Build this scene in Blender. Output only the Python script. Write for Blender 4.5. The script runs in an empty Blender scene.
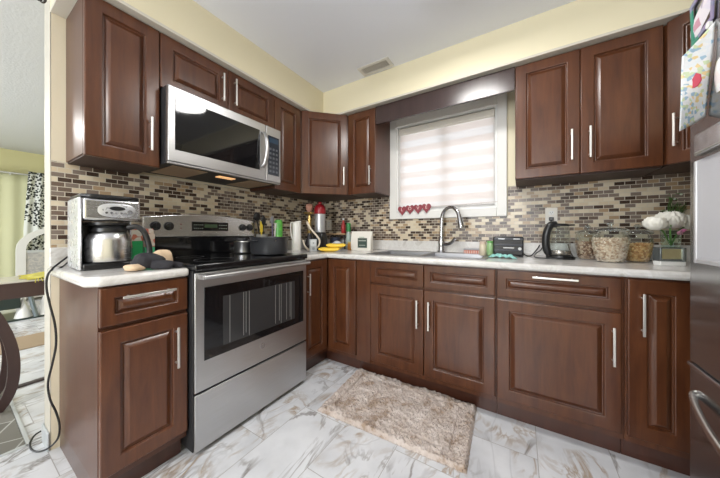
import bpy, bmesh, math, random
from mathutils import Vector, Matrix
PI = math.pi
SC = bpy.context.scene
COL = SC.collection
random.seed(7)

# ------------------------------------------------------------------ camera, world, lights, exposure
CAM = Vector((1.983, -2.303, 1.079)); YAW = .5521; FPX = 259.24; CPX, CPY = 360.84, 232.8
cd = bpy.data.cameras.new('camera'); cam = bpy.data.objects.new('camera', cd); COL.objects.link(cam)
cam.location = CAM; cam.rotation_euler = (PI/2, 0, YAW)
cd.sensor_width = 36; cd.lens = 36*FPX/720
cd.shift_x = (360-CPX)/720; cd.shift_y = (CPY-239)/720
cd.clip_start = .02
SC.camera = cam
SC.view_settings.view_transform = 'Standard'; SC.view_settings.look = 'None'
SC.view_settings.gamma = 1; SC.view_settings.exposure = 0.04
try: SC.view_settings.use_curve_mapping = False
except Exception: pass
W = bpy.data.worlds.new('sky'); SC.world = W; W.use_nodes = True
W.node_tree.nodes['Background'].inputs[0].default_value = (.83, .91, 1, 1)
W.node_tree.nodes['Background'].inputs[1].default_value = 1.1
SC.cycles.max_bounces = 8; SC.cycles.diffuse_bounces = 5; SC.cycles.glossy_bounces = 5
SC.cycles.transparent_max_bounces = 16; SC.cycles.sample_clamp_indirect = 6
SC.cycles.caustics_reflective = False; SC.cycles.caustics_refractive = False

def area(name, loc, rot, sx, sy, power, color=(1, 1, 1), shape='RECTANGLE'):
    l = bpy.data.lights.new(name, 'AREA'); l.shape = shape; l.size = sx; l.size_y = sy
    l.energy = power; l.color = color
    o = bpy.data.objects.new(name, l); o.location = loc; o.rotation_euler = rot; COL.objects.link(o)
    return o
# kitchen ceiling lamp and window daylight; dining, hall and patio lights are added fill
area('ceiling_lamp_light', (1.66, -1.05, 2.345), (0, 0, 0), .40, .40, 14, (1, .985, .96), 'DISK')
area('dining_fill_light', (-2.6, -2.9, 2.345), (0, 0, 0), .40, .40, 30, (1, .985, .96), 'DISK')  # unseen lamp, added to brighten the dining room
area('hall_fill_light', (1.35, -3.55, 2.345), (0, 0, 0), .40, .40, 30, (1, .985, .96), 'DISK')  # unseen lamp behind the camera, added as fill
area('window_daylight', (1.40, .42, 1.72), (-PI/2, 0, 0), 1.1, 1.1, 8, (.97, .97, 1))
area('patio_fill', (-2.4, -4.72, 1.15), (PI/2, 0, 0), 2.2, 2.0, 75, (.93, .97, 1))  # fill light added outside an unseen patio door
area('hall_fill', (1.5, -4.72, 1.45), (PI/2, 0, 0), 1.7, 1.3, 80, (.94, .97, 1))  # added fill light at the unseen window behind the camera

# ------------------------------------------------------------------ materials
def nodemat(name):
    m = bpy.data.materials.new(name); m.use_nodes = True
    nt = m.node_tree
    return m, nt, nt.nodes['Principled BSDF']
def mat(name, col, rough=.5, metal=0, **kw):
    m, nt, b = nodemat(name)
    b.inputs['Base Color'].default_value = (*col, 1); b.inputs['Roughness'].default_value = rough
    b.inputs['Metallic'].default_value = metal
    for k, v in kw.items(): b.inputs[k.replace('_', ' ')].default_value = v
    # a faint procedural variation, so that no surface is dead flat
    n = nt.nodes.new('ShaderNodeTexNoise'); n.inputs['Scale'].default_value = 35
    tc = nt.nodes.new('ShaderNodeTexCoord'); nt.links.new(tc.outputs['Object'], n.inputs['Vector'])
    mr = nt.nodes.new('ShaderNodeMapRange'); mr.inputs['To Min'].default_value = max(0, rough-.04); mr.inputs['To Max'].default_value = rough+.04
    nt.links.new(n.outputs['Fac'], mr.inputs['Value']); nt.links.new(mr.outputs['Result'], b.inputs['Roughness'])
    return m
def emis(name, col, s):
    m, nt, b = nodemat(name)
    b.inputs['Base Color'].default_value = (*col, 1)
    b.inputs['Emission Color'].default_value = (*col, 1); b.inputs['Emission Strength'].default_value = s
    return m
def coords(nt, scale=(1, 1, 1), loc=(0, 0, 0), rot=(0, 0, 0)):
    tc = nt.nodes.new('ShaderNodeTexCoord'); mp = nt.nodes.new('ShaderNodeMapping')
    mp.inputs['Scale'].default_value = scale; mp.inputs['Location'].default_value = loc; mp.inputs['Rotation'].default_value = rot
    nt.links.new(tc.outputs['Object'], mp.inputs['Vector']); return mp.outputs['Vector']
def noise(nt, vec, scale, detail=3, rough=.5, dist=0):
    n = nt.nodes.new('ShaderNodeTexNoise'); n.inputs['Scale'].default_value = scale
    n.inputs['Detail'].default_value = detail; n.inputs['Roughness'].default_value = rough; n.inputs['Distortion'].default_value = dist
    if vec: nt.links.new(vec, n.inputs['Vector'])
    return n.outputs['Fac']
def ramp(nt, fac, stops, interp='LINEAR'):
    r = nt.nodes.new('ShaderNodeValToRGB'); r.color_ramp.interpolation = interp
    el = r.color_ramp.elements
    while len(el) < len(stops): el.new(.5)
    for e, (p, c) in zip(el, stops):
        e.position = p; e.color = (*c, 1) if len(c) == 3 else c
    nt.links.new(fac, r.inputs['Fac']); return r.outputs['Color']
def mix(nt, fac, a, b, mode='MIX'):
    x = nt.nodes.new('ShaderNodeMix'); x.data_type = 'RGBA'; x.blend_type = mode
    for s, v in ((x.inputs['Factor'], fac), (x.inputs[6], a), (x.inputs[7], b)):
        if hasattr(v, 'links'): nt.links.new(v, s)
        elif isinstance(v, (int, float)): s.default_value = v
        else: s.default_value = (*v, 1)
    return x.outputs[2]
def math_(nt, op, a, b=0):
    x = nt.nodes.new('ShaderNodeMath'); x.operation = op
    for s, v in ((x.inputs[0], a), (x.inputs[1], b)):
        if hasattr(v, 'links'): nt.links.new(v, s)
        else: s.default_value = v
    return x.outputs[0]
def bump(nt, b, h, s, d=.002):
    n = nt.nodes.new('ShaderNodeBump'); n.inputs['Strength'].default_value = s; n.inputs['Distance'].default_value = d
    nt.links.new(h, n.inputs['Height']); nt.links.new(n.outputs['Normal'], b.inputs['Normal'])

def wood(name, c1, c2, rough=.3, spec=.5, coat=.35):
    m, nt, b = nodemat(name)
    v = coords(nt, (9, 9, 1.1)); f = noise(nt, v, 3, 5, .6, .4)
    v2 = coords(nt, (1, 1, 1)); f2 = noise(nt, v2, 4.5, 2)
    c = ramp(nt, f, [(.3, c1), (.7, c2)])
    c = mix(nt, math_(nt, 'MULTIPLY', f2, .55), c, tuple(x*.6 for x in c1))
    nt.links.new(c, b.inputs['Base Color']); b.inputs['Roughness'].default_value = rough
    b.inputs['Specular IOR Level'].default_value = spec
    b.inputs['Coat Weight'].default_value = coat; b.inputs['Coat Roughness'].default_value = .22
    return m
WOOD = wood('cherry_wood', (.072, .0215, .0078), (.150, .0515, .0190), .28, .5, .2)
WOODX = wood('cherry_side_veneer', (.075, .026, .013), (.108, .040, .022), .36, .45, .15)
WOODK = wood('dark_toe_board', (.055, .018, .010), (.085, .028, .015), .3)
VAL = wood('espresso_board', (.040, .022, .020), (.052, .029, .027), .25, .5, .4)
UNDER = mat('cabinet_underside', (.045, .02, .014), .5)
TABLEW = wood('table_wood', (.045, .022, .022), (.06, .03, .028), .35)
def steel(name, col=.55, rough=.28, sc=(1, 1, 120)):
    m, nt, b = nodemat(name); b.inputs['Metallic'].default_value = 1
    f = noise(nt, coords(nt, sc), 6, 3)
    nt.links.new(ramp(nt, f, [(.3, (col*.92,)*3), (.7, (col*1.04, col*1.04, col*1.06))]), b.inputs['Base Color'])
    r = nt.nodes.new('ShaderNodeMapRange'); r.inputs['To Min'].default_value = rough*.85; r.inputs['To Max'].default_value = rough*1.2
    nt.links.new(f, r.inputs['Value']); nt.links.new(r.outputs['Result'], b.inputs['Roughness'])
    return m
STEEL = steel('brushed_steel', .56, .37)
STEELD = steel('brushed_steel_fridge', .42, .20)
NICKEL = mat('satin_nickel', (.78, .76, .73), .42, 1)
CHROME = mat('chrome', (.58, .58, .60), .18, 1)
BLACK = mat('black_plastic', (.012, .012, .013), .32)
BLACKM = mat('black_matte', (.018, .018, .02), .55)
BGLASS = mat('black_glass', (.008, .008, .009), .05)
OVENWIN = mat('oven_window_glass', (.035, .035, .037), .09)
WHITE = mat('white_paint', (.78, .77, .74), .4)
WHITEP = mat('white_plastic', (.80, .80, .78), .3)
def wallpaint(name, col, s=.15):
    m, nt, b = nodemat(name); b.inputs['Roughness'].default_value = .6
    f = noise(nt, coords(nt), 60, 4); f2 = noise(nt, coords(nt), 1.5, 2)
    c = mix(nt, f2, tuple(x*.96 for x in col), col); nt.links.new(c, b.inputs['Base Color'])
    bump(nt, b, f, s, .002); return m
YELLOW = wallpaint('pale_yellow_paint', (.80, .73, .53))
BEIGE = wallpaint('beige_paint', (.76, .68, .52))
GREENY = wallpaint('soft_yellow_green_paint', (.70, .66, .36))
CEIL = wallpaint('ceiling_paint', (.84, .86, .92), .25)
POPC = wallpaint('stippled_ceiling', (.70, .71, .73), 1)

def tile_mat(name, axis):
    m, nt, b = nodemat(name)
    tc = nt.nodes.new('ShaderNodeTexCoord'); sp = nt.nodes.new('ShaderNodeSeparateXYZ'); cb = nt.nodes.new('ShaderNodeCombineXYZ')
    nt.links.new(tc.outputs['Object'], sp.inputs[0])
    nt.links.new(sp.outputs[axis], cb.inputs[0]); nt.links.new(math_(nt, 'ADD', sp.outputs[2], -.9), cb.inputs[1])
    br = nt.nodes.new('ShaderNodeTexBrick'); nt.links.new(cb.outputs[0], br.inputs['Vector'])
    br.inputs['Scale'].default_value = 1; br.inputs['Brick Width'].default_value = .0505; br.inputs['Row Height'].default_value = .0242
    br.inputs['Mortar Size'].default_value = .0017; br.inputs['Mortar Smooth'].default_value = .1
    br.inputs['Color1'].default_value = (0, 0, 0, 1); br.inputs['Color2'].default_value = (1, 1, 1, 1); br.inputs['Mortar'].default_value = (.5, .5, .5, 1)
    c = ramp(nt, br.outputs['Color'], [(0, (.64, .53, .38)), (.13, (.150, .105, .080)), (.33, (.70, .61, .46)), (.45, (.045, .025, .018)),
             (.66, (.40, .28, .17)), (.76, (.21, .165, .140)), (.95, (.66, .56, .41))], 'CONSTANT')
    f = noise(nt, coords(nt), 90, 3)
    c = mix(nt, math_(nt, 'MULTIPLY', f, .16), c, (.35, .27, .19))
    c = mix(nt, br.outputs['Fac'], c, (.60, .54, .44))
    nt.links.new(c, b.inputs['Base Color'])
    r = nt.nodes.new('ShaderNodeMapRange'); r.inputs['To Min'].default_value = .22; r.inputs['To Max'].default_value = .75
    nt.links.new(br.outputs['Fac'], r.inputs['Value']); nt.links.new(r.outputs['Result'], b.inputs['Roughness'])
    b.inputs['Specular IOR Level'].default_value = .36
    bump(nt, b, math_(nt, 'SUBTRACT', 1, br.outputs['Fac']), .5, .001)
    return m
TILEX = tile_mat('mosaic_tile_back', 0); TILEY = tile_mat('mosaic_tile_left', 1)

def floor_mat():
    m, nt, b = nodemat('marble_floor_tile')
    tc = nt.nodes.new('ShaderNodeTexCoord'); sp = nt.nodes.new('ShaderNodeSeparateXYZ'); cb = nt.nodes.new('ShaderNodeCombineXYZ')
    nt.links.new(tc.outputs['Object'], sp.inputs[0])
    nt.links.new(math_(nt, 'ADD', sp.outputs[1], .812+6.06), cb.inputs[0]); nt.links.new(math_(nt, 'ADD', sp.outputs[0], -.847+6.03), cb.inputs[1])
    br = nt.nodes.new('ShaderNodeTexBrick'); nt.links.new(cb.outputs[0], br.inputs['Vector'])
    br.inputs['Scale'].default_value = 1; br.inputs['Brick Width'].default_value = .606; br.inputs['Row Height'].default_value = .3015
    br.inputs['Mortar Size'].default_value = .0016; br.inputs['Mortar Smooth'].default_value = 0
    br.inputs['Color1'].default_value = (0, 0, 0, 1); br.inputs['Color2'].default_value = (1, 1, 1, 1)
    va = nt.nodes.new('ShaderNodeVectorMath'); va.operation = 'MULTIPLY_ADD'
    nt.links.new(br.outputs['Color'], va.inputs[0]); va.inputs[1].default_value = (13, 7, 5); nt.links.new(tc.outputs['Object'], va.inputs[2])
    def vein(scale, dist, w, det=5, rot=.6):
        mp = nt.nodes.new('ShaderNodeMapping'); mp.inputs['Rotation'].default_value = (0, 0, rot); mp.inputs['Scale'].default_value = (1, .45, 1)
        nt.links.new(va.outputs[0], mp.inputs['Vector'])
        n = noise(nt, mp.outputs['Vector'], scale, det, .55, dist)
        a = math_(nt, 'ABSOLUTE', math_(nt, 'SUBTRACT', n, .5))
        mr = nt.nodes.new('ShaderNodeMapRange'); mr.inputs['From Max'].default_value = w; mr.inputs['To Min'].default_value = 1; mr.inputs['To Max'].default_value = 0
        nt.links.new(a, mr.inputs['Value']); return mr.outputs['Result']
    mask = ramp(nt, noise(nt, va.outputs[0], 2.6, 2), [(.40, (0, 0, 0)), (.58, (1, 1, 1))])
    mask2 = ramp(nt, noise(nt, va.outputs[0], 3.3, 2, .5, .5), [(.47, (0, 0, 0)), (.62, (1, 1, 1))])
    cloud = noise(nt, va.outputs[0], 5, 4)
    c = mix(nt, ramp(nt, cloud, [(.35, (0, 0, 0)), (.7, (1, 1, 1))]), (.78, .79, .82), (.60, .61, .64))
    c = mix(nt, math_(nt, 'MULTIPLY', math_(nt, 'MULTIPLY', vein(3.2, 1.6, .030), mask), .9), c, (.24, .22, .21))
    c = mix(nt, math_(nt, 'MULTIPLY', math_(nt, 'MULTIPLY', vein(5, 2.2, .060, 7, -.5), mask2), .85), c, (.36, .26, .17))
    c = mix(nt, math_(nt, 'MULTIPLY', vein(1.8, .6, .008, 4, 1.1), .35), c, (.4, .4, .42))
    c = mix(nt, br.outputs['Fac'], c, (.42, .41, .40))
    nt.links.new(c, b.inputs['Base Color']); b.inputs['Roughness'].default_value = .14
    b.inputs['Specular IOR Level'].default_value = .5
    return m
FLOOR = floor_mat()
def counter_mat():
    m, nt, b = nodemat('marbled_laminate')
    f = noise(nt, coords(nt), 9, 6, .6, 1.0); g = noise(nt, coords(nt), 22, 4, .6)
    c = ramp(nt, f, [(.30, (.50, .47, .44)), (.46, (.74, .73, .71)), (.55, (.66, .64, .62)), (.7, (.80, .79, .78))])
    c = mix(nt, math_(nt, 'MULTIPLY', g, .3), c, (.52, .48, .43))
    nt.links.new(c, b.inputs['Base Color']); b.inputs['Roughness'].default_value = .16
    return m
COUNTER = counter_mat()
def thin_glass(name, tint=(.93, .96, .95), spec=.25):
    m = bpy.data.materials.new(name); m.use_nodes = True; nt = m.node_tree; nt.nodes.clear()
    o = nt.nodes.new('ShaderNodeOutputMaterial'); t = nt.nodes.new('ShaderNodeBsdfTransparent'); t.inputs[0].default_value = (*tint, 1)
    g = nt.nodes.new('ShaderNodeBsdfGlossy'); g.inputs['Roughness'].default_value = .03
    lw = nt.nodes.new('ShaderNodeLayerWeight'); lw.inputs['Blend'].default_value = spec
    mx = nt.nodes.new('ShaderNodeMixShader'); nt.links.new(lw.outputs['Facing'], mx.inputs[0])
    f = noise(nt, coords(nt), 8, 1); c = ramp(nt, f, [(0, (.9, .93, .93)), (1, (1, 1, 1))]); nt.links.new(c, g.inputs[0])
    nt.links.new(t.outputs[0], mx.inputs[1]); nt.links.new(g.outputs[0], mx.inputs[2]); nt.links.new(mx.outputs[0], o.inputs[0])
    return m
GLASS = thin_glass('clear_glass'); GLASSG = thin_glass('greenish_glass', (.82, .92, .88))
LIDG = thin_glass('glass_lid', (.80, .84, .86), .45)

# ------------------------------------------------------------------ mesh builder
class MB:
    def __init__(s): s.bm = bmesh.new()
    def box(s, x0, x1, y0, y1, z0, z1):
        v = [s.bm.verts.new(p) for p in ((x0, y0, z0), (x1, y0, z0), (x1, y1, z0), (x0, y1, z0), (x0, y0, z1), (x1, y0, z1), (x1, y1, z1), (x0, y1, z1))]
        for f in ((0, 3, 2, 1), (4, 5, 6, 7), (0, 1, 5, 4), (1, 2, 6, 5), (2, 3, 7, 6), (3, 0, 4, 7)): s.bm.faces.new([v[i] for i in f])
        return s
    def hexa(s, p):  # 8 points: bottom loop then top loop
        v = [s.bm.verts.new(q) for q in p]
        for f in ((0, 3, 2, 1), (4, 5, 6, 7), (0, 1, 5, 4), (1, 2, 6, 5), (2, 3, 7, 6), (3, 0, 4, 7)): s.bm.faces.new([v[i] for i in f])
        return s
    def prism(s, poly, a, b, axis='z'):
        def P(p, h): return {'z': (p[0], p[1], h), 'y': (p[0], h, p[1]), 'x': (h, p[0], p[1])}[axis]
        lo = [s.bm.verts.new(P(p, a)) for p in poly]; hi = [s.bm.verts.new(P(p, b)) for p in poly]
        n = len(poly); s.bm.faces.new(lo[::-1]); s.bm.faces.new(hi)
        for i in range(n): s.bm.faces.new((lo[i], lo[(i+1) % n], hi[(i+1) % n], hi[i]))
        return s
    def rings(s, rr, cap0=True, cap1=True, closed=True):
        R = [[s.bm.verts.new(p) for p in r] for r in rr]
        for a, b in zip(R, R[1:]):
            n = len(a)
            for i in range(n if closed else n-1): s.bm.faces.new((a[i], a[(i+1) % n], b[(i+1) % n], b[i]))
        if cap0: s.bm.faces.new(R[0][::-1])
        if cap1: s.bm.faces.new(R[-1])
        return s
    def lathe(s, prof, c=(0, 0), n=24, cap0=True, cap1=True, sx=1, sy=1):
        rr = [[(c[0]+r*sx*math.cos(2*PI*i/n), c[1]+r*sy*math.sin(2*PI*i/n), z) for i in range(n)] for r, z in prof]
        return s.rings(rr, cap0, cap1)
    def disc(s, c, axis, r, h, n=24, r2=None):  # short cylinder from c along axis
        c = Vector(c); a = Vector(axis).normalized(); u = a.orthogonal().normalized(); w = a.cross(u)
        r2 = r if r2 is None else r2
        rr = [[c+a*hh+(u*math.cos(2*PI*i/n)+w*math.sin(2*PI*i/n))*q for i in range(n)] for hh, q in ((0, r), (h, r2))]
        return s.rings(rr)
    def tube(s, pts, r, n=10, ry=None, caps=True):
        pts = [Vector(p) for p in pts]; rs = r if isinstance(r, (list, tuple)) else [r]*len(pts)
        t0 = (pts[1]-pts[0]).normalized(); u = t0.orthogonal().normalized()
        if abs(t0.z) < .9: u = t0.cross(Vector((0, 0, 1))).normalized()
        rr = []
        for i, p in enumerate(pts):
            t = (pts[min(i+1, len(pts)-1)]-pts[max(i-1, 0)]).normalized()
            u = (u-t*u.dot(t)).normalized(); w = t.cross(u)
            k = (ry/r) if ry and not isinstance(r, (list, tuple)) else 1
            rr.append([p+u*math.cos(2*PI*j/n)*rs[i]+w*math.sin(2*PI*j/n)*rs[i]*k for j in range(n)])
        return s.rings(rr, caps, caps)
    def ball(s, c, r, n=14, m=9, sc=(1, 1, 1), rot=None):
        rr = []; c = Vector(c)
        for j in range(1, m):
            th = PI*j/m
            rr.append([Vector((r*math.sin(th)*math.cos(2*PI*i/n)*sc[0], r*math.sin(th)*math.sin(2*PI*i/n)*sc[1], -r*math.cos(th)*sc[2])) for i in range(n)])
        rr = [[Vector((0, 0, -r*sc[2]))+Vector((1e-5*math.cos(2*PI*i/n), 1e-5*math.sin(2*PI*i/n), 0)) for i in range(n)]]+rr+[[Vector((0, 0, r*sc[2]))+Vector((1e-5*math.cos(2*PI*i/n), 1e-5*math.sin(2*PI*i/n), 0)) for i in range(n)]]
        if rot: rr = [[rot @ p for p in q] for q in rr]
        return s.rings([[c+p for p in q] for q in rr])
    def grid(s, f, nu, nv, thick=0):
        V = [[s.bm.verts.new(f(i/(nu-1), j/(nv-1))) for j in range(nv)] for i in range(nu)]
        for i in range(nu-1):
            for j in range(nv-1): s.bm.faces.new((V[i][j], V[i+1][j], V[i+1][j+1], V[i][j+1]))
        return s
    def panel(s, P, e1, n, w, h, prof, e2=(0, 0, 1)):
        """nested rectangular rings (inset, height): cabinet doors"""
        P = Vector(P); e1 = Vector(e1).normalized(); n = Vector(n).normalized(); e2 = Vector(e2)
        rr = []
        for a, d in prof:
            rr.append([P+e1*a+e2*a+n*d, P+e1*(w-a)+e2*a+n*d, P+e1*(w-a)+e2*(h-a)+n*d, P+e1*a+e2*(h-a)+n*d])
        return s.rings(rr)
    def build(s, name, m, parent=None, bevel=0, smooth=35, seg=2, solid=0, fix=True):
        if fix: bmesh.ops.recalc_face_normals(s.bm, faces=s.bm.faces)
        o = bpy.data.objects.new(name, bpy.data.meshes.new(name))
        if parent is not None:
            off = Vector(parent.get('_o', (0, 0, 0))); rz = parent.get('_r', 0.0)
            for v in s.bm.verts: v.co = v.co-off
            o.parent = parent; o['_o'] = tuple(off)
        s.bm.to_mesh(o.data); s.bm.free()
        o.data.materials.append(m)
        if smooth:
            o.data.polygons.foreach_set('use_smooth', [True]*len(o.data.polygons))
            o.data.set_sharp_from_angle(angle=math.radians(smooth))
        COL.objects.link(o)
        if solid:
            md = o.modifiers.new('solid', 'SOLIDIFY'); md.thickness = solid; md.offset = 0
        if bevel:
            md = o.modifiers.new('bevel', 'BEVEL'); md.width = bevel; md.segments = seg; md.limit_method = 'ANGLE'; md.harden_normals = False
        return o
def tag(o, label, cat, group=None):
    o['label'] = label; o['category'] = cat
    if group: o['group'] = group
    return o
def thing(name, label, cat, loc=(0, 0, 0), group=None):
    """an Empty at the thing's base; its parts are modelled in room coordinates and shifted to it"""
    o = bpy.data.objects.new(name, None); COL.objects.link(o); o.location = loc; o['_o'] = tuple(loc)
    o.empty_display_size = .05
    return tag(o, label, cat, group)
def solo(name, mb, m, label, cat, loc, group=None, **kw):
    for v in mb.bm.verts: v.co = v.co-Vector(loc)
    o = mb.build(name, m, **kw); o.location = loc; return tag(o, label, cat, group)
def struct(name, mb, m, **kw):
    o = mb.build(name, m, **kw); o['kind'] = 'structure'; return o

def smoothpts(pts, n=6):
    """Catmull-Rom through the points"""
    P = [Vector(p) for p in pts]; P = [P[0]*2-P[1]]+P+[P[-1]*2-P[-2]]; out = []
    for i in range(1, len(P)-2):
        for k in range(n):
            t = k/n; a, b, c, d = P[i-1], P[i], P[i+1], P[i+2]
            out.append(.5*((2*b)+(c-a)*t+(2*a-5*b+4*c-d)*t*t+(3*b-a-3*c+d)*t**3))
    out.append(P[-2]); return out

# ------------------------------------------------------------------ the room
ZC = 2.43; XR = 3.24; YF = -4.6; XD = -5.07; YW = -2.017
struct('floor', MB().box(XD-.1, XR+.1, YF-.1, .6, -.1, 0), FLOOR)
struct('ceiling', MB().box(-.06, XR+.1, YF-.1, .1, ZC, ZC+.1), CEIL)
struct('ceiling_dining', MB().box(XD-.1, -.06, YF-.1, .6, ZC, ZC+.1), POPC)
wb = MB()
WX0, WX1, WZ0, WZ1 = .975, 1.825, 1.275, 2.085
wb.box(-.12, WX0, 0, .12, 0, ZC); wb.box(WX1, XR+.1, 0, .12, 0, ZC); wb.box(WX0, WX1, 0, .12, 0, WZ0); wb.box(WX0, WX1, 0, .12, WZ1, ZC)
struct('wall_back', wb, YELLOW)
struct('wall_left', MB().box(-.12, 0, YW+.003, 0, 0, ZC), BEIGE)
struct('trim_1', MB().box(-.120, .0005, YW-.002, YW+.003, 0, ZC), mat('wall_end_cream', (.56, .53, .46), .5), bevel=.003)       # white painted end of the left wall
struct('wall_right', MB().box(XR, XR+.12, YF, 0, 0, ZC), YELLOW)
struct('wall_dining_far', MB().box(XD-.12, XD, YF, .5, 0, ZC), GREENY)
struct('wall_dining_side', MB().box(XD, -.12, .5, .62, 0, ZC), GREENY)
wf = MB()
for a, b_ in ((XD, -3.5), (-1.3, .65), (2.35, XR)): wf.box(a, b_, YF-.12, YF, 0, ZC)
wf.box(-3.5, -1.3, YF-.12, YF, 2.15, ZC); wf.box(.65, 2.35, YF-.12, YF, 0, .8); wf.box(.65, 2.35, YF-.12, YF, 2.1, ZC)
struct('wall_front', wf, YELLOW)
for i, (a, b_, c_, d_) in enumerate(((-3.5, -1.3, 0, 2.15), (.65, 2.35, .8, 2.1))):  # unseen patio door and window, added as openings for the fill lights
    f = MB()
    f.box(a, a+.06, YF-.08, YF-.03, c_, d_); f.box(b_-.06, b_, YF-.08, YF-.03, c_, d_)
    f.box(a+.06, b_-.06, YF-.08, YF-.03, c_, c_+.06); f.box(a+.06, b_-.06, YF-.08, YF-.03, d_-.06, d_)
    f.box((a+b_)/2-.03, (a+b_)/2+.03, YF-.08, YF-.03, c_+.06, d_-.06)
    struct('window_%d' % (i+2), f, WHITE)
struct('baseboard_left', MB().box(-.131, -.123, YW-.01, .48, 0, .09).box(-.123, .004, YW-.010, YW-.0025, 0, .09), mat('baseboard_gray_white', (.50, .53, .55), .4), bevel=.002)

# soffits over the cupboards
SF = .363; SZ = 2.176
struct('trim_2', MB().prism([(0, YW), (SF, YW), (SF, -SF), (XR, -SF), (XR, 0), (0, 0)], SZ+.012, ZC), YELLOW)
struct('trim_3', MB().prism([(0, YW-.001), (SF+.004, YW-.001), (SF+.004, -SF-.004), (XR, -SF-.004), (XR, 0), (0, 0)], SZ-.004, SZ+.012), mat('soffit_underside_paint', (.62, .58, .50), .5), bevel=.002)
# mosaic backsplash
BZ0, BZ1 = .912, 1.43
struct('wall_backsplash_left', MB().box(.0005, .007, YW+.003, -.001, .9, 1.436), TILEY, smooth=0)
bs = MB(); bs.box(.007, 1.90, -.007, -.0005, .9, 1.207); bs.box(1.90, XR, -.007, -.0005, .9, 1.436); bs.box(.007, .90, -.007, -.0005, 1.207, 1.436)
struct('wall_backsplash_back', bs, TILEX, smooth=0)
struct('trim_4', MB().box(.0005, .010, YW+.003, -.001, 1.436, 1.441).box(.007, .90, -.010, -.0005, 1.436, 1.441).box(1.94, XR, -.010, -.0005, 1.436, 1.441), mat('cream_edge_strip', (.72, .66, .54), .4))

# ------------------------------------------------------------------ window with zebra blind
def frame_ring(mb, x0, x1, z0, z1, w, y0, y1):
    mb.box(x0, x0+w, y0, y1, z0, z1); mb.box(x1-w, x1, y0, y1, z0, z1)
    mb.box(x0+w, x1-w, y0, y1, z0, z0+w); mb.box(x0+w, x1-w, y0, y1, z1-w, z1)
    return mb
win = frame_ring(MB(), .905, 1.895, 1.208, 2.152, .07, -.024, 0)
WIN = struct('window_1', win, WHITE, bevel=.004)
o = frame_ring(MB(), WX0, WX1, WZ0, WZ1, .012, -.012, .115).build('window_liner', WHITEP, WIN, bevel=.001)
o = frame_ring(MB(), WX0+.012, WX1-.012, WZ0+.012, WZ1-.012, .035, .075, .11)
o.box((WX0+WX1)/2-.02, (WX0+WX1)/2+.02, .075, .11, WZ0+.047, WZ1-.047)
o.build('window_sash', WHITEP, WIN, bevel=.002)
MB().box(WX0+.04, WX1-.04, .09, .094, WZ0+.04, WZ1-.04).build('window_pane', thin_glass('pane_glass', (.95, .97, .98), .15), WIN)
def blind_mat():
    m = bpy.data.materials.new('zebra_blind_fabric'); m.use_nodes = True; nt = m.node_tree; nt.nodes.clear()
    o = nt.nodes.new('ShaderNodeOutputMaterial')
    sp = nt.nodes.new('ShaderNodeSeparateXYZ'); tc = nt.nodes.new('ShaderNodeTexCoord'); nt.links.new(tc.outputs['Object'], sp.inputs[0])
    w = math_(nt, 'FRACT', math_(nt, 'MULTIPLY', sp.outputs[2], 1/.118))
    band = ramp(nt, w, [(0, (1, 1, 1)), (.46, (1, 1, 1)), (.54, (0, 0, 0)), (.95, (0, 0, 0)), (1, (1, 1, 1))])
    n = noise(nt, coords(nt, (2, 2, 300)), 2, 2)
    c = mix(nt, band, (.88, .83, .80), (.92, .90, .89))
    c = mix(nt, math_(nt, 'MULTIPLY', n, .15), c, (.7, .66, .62))
    d = nt.nodes.new('ShaderNodeBsdfDiffuse'); t = nt.nodes.new('ShaderNodeBsdfTranslucent'); p = nt.nodes.new('ShaderNodeBsdfTransparent')
    nt.links.new(c, d.inputs[0]); nt.links.new(c, t.inputs[0])
    a = nt.nodes.new('ShaderNodeMixShader'); a.inputs[0].default_value = .62; nt.links.new(d.outputs[0], a.inputs[1]); nt.links.new(t.outputs[0], a.inputs[2])
    f = nt.nodes.new('ShaderNodeMapRange'); f.inputs['To Min'].default_value = .015; f.inputs['To Max'].default_value = .06; nt.links.new(band, f.inputs['Value'])
    e = nt.nodes.new('ShaderNodeMixShader'); nt.links.new(f.outputs['Result'], e.inputs[0]); nt.links.new(a.outputs[0], e.inputs[1]); nt.links.new(p.outputs[0], e.inputs[2])
    nt.links.new(e.outputs[0], o.inputs[0]); return m
bl = thing('zebra_blind', 'white zebra roller blind lowered in the window above the sink', 'blind', (1.4, .03, 1.30))
MB().box(WX0+.016, WX1-.016, .0, .060, 2.012, 2.068).build('blind_cassette', mat('blind_cassette_cream', (.74, .70, .62), .4), bl, bevel=.008)
MB().box(WX0+.020, WX1-.020, .030, .031, 1.318, 2.03).build('blind_fabric', blind_mat(), bl)
MB().tube([(WX0+.020, .0305, 1.312), (WX1-.020, .0305, 1.312)], .008, 10).build('bottom_rail', mat('blind_rail', (.55, .53, .52), .4), bl)
MB().tube([(WX1-.022, .005, 2.03), (WX1-.022, .004, 1.7), (WX1-.022, .005, 1.36)], .0015, 6).build('bead_chain', WHITEP, bl)
# the neighbour's brick house outside
def brick_mat():
    m, nt, b = nodemat('neighbour_brick'); br = nt.nodes.new('ShaderNodeTexBrick'); br.inputs['Scale'].default_value = 1
    nt.links.new(coords(nt, rot=(PI/2, 0, 0)), br.inputs['Vector'])
    br.inputs['Brick Width'].default_value = .22; br.inputs['Row Height'].default_value = .075; br.inputs['Mortar Size'].default_value = .006
    br.inputs['Color1'].default_value = (.50, .28, .21, 1); br.inputs['Color2'].default_value = (.60, .36, .28, 1); br.inputs['Mortar'].default_value = (.6, .56, .5, 1)
    nt.links.new(br.outputs['Color'], b.inputs['Base Color']); b.inputs['Roughness'].default_value = .9; return m
struct('wall_neighbour', MB().box(1.75, 5.5, 1.2, 1.5, -1, 3.2), brick_mat())

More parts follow.
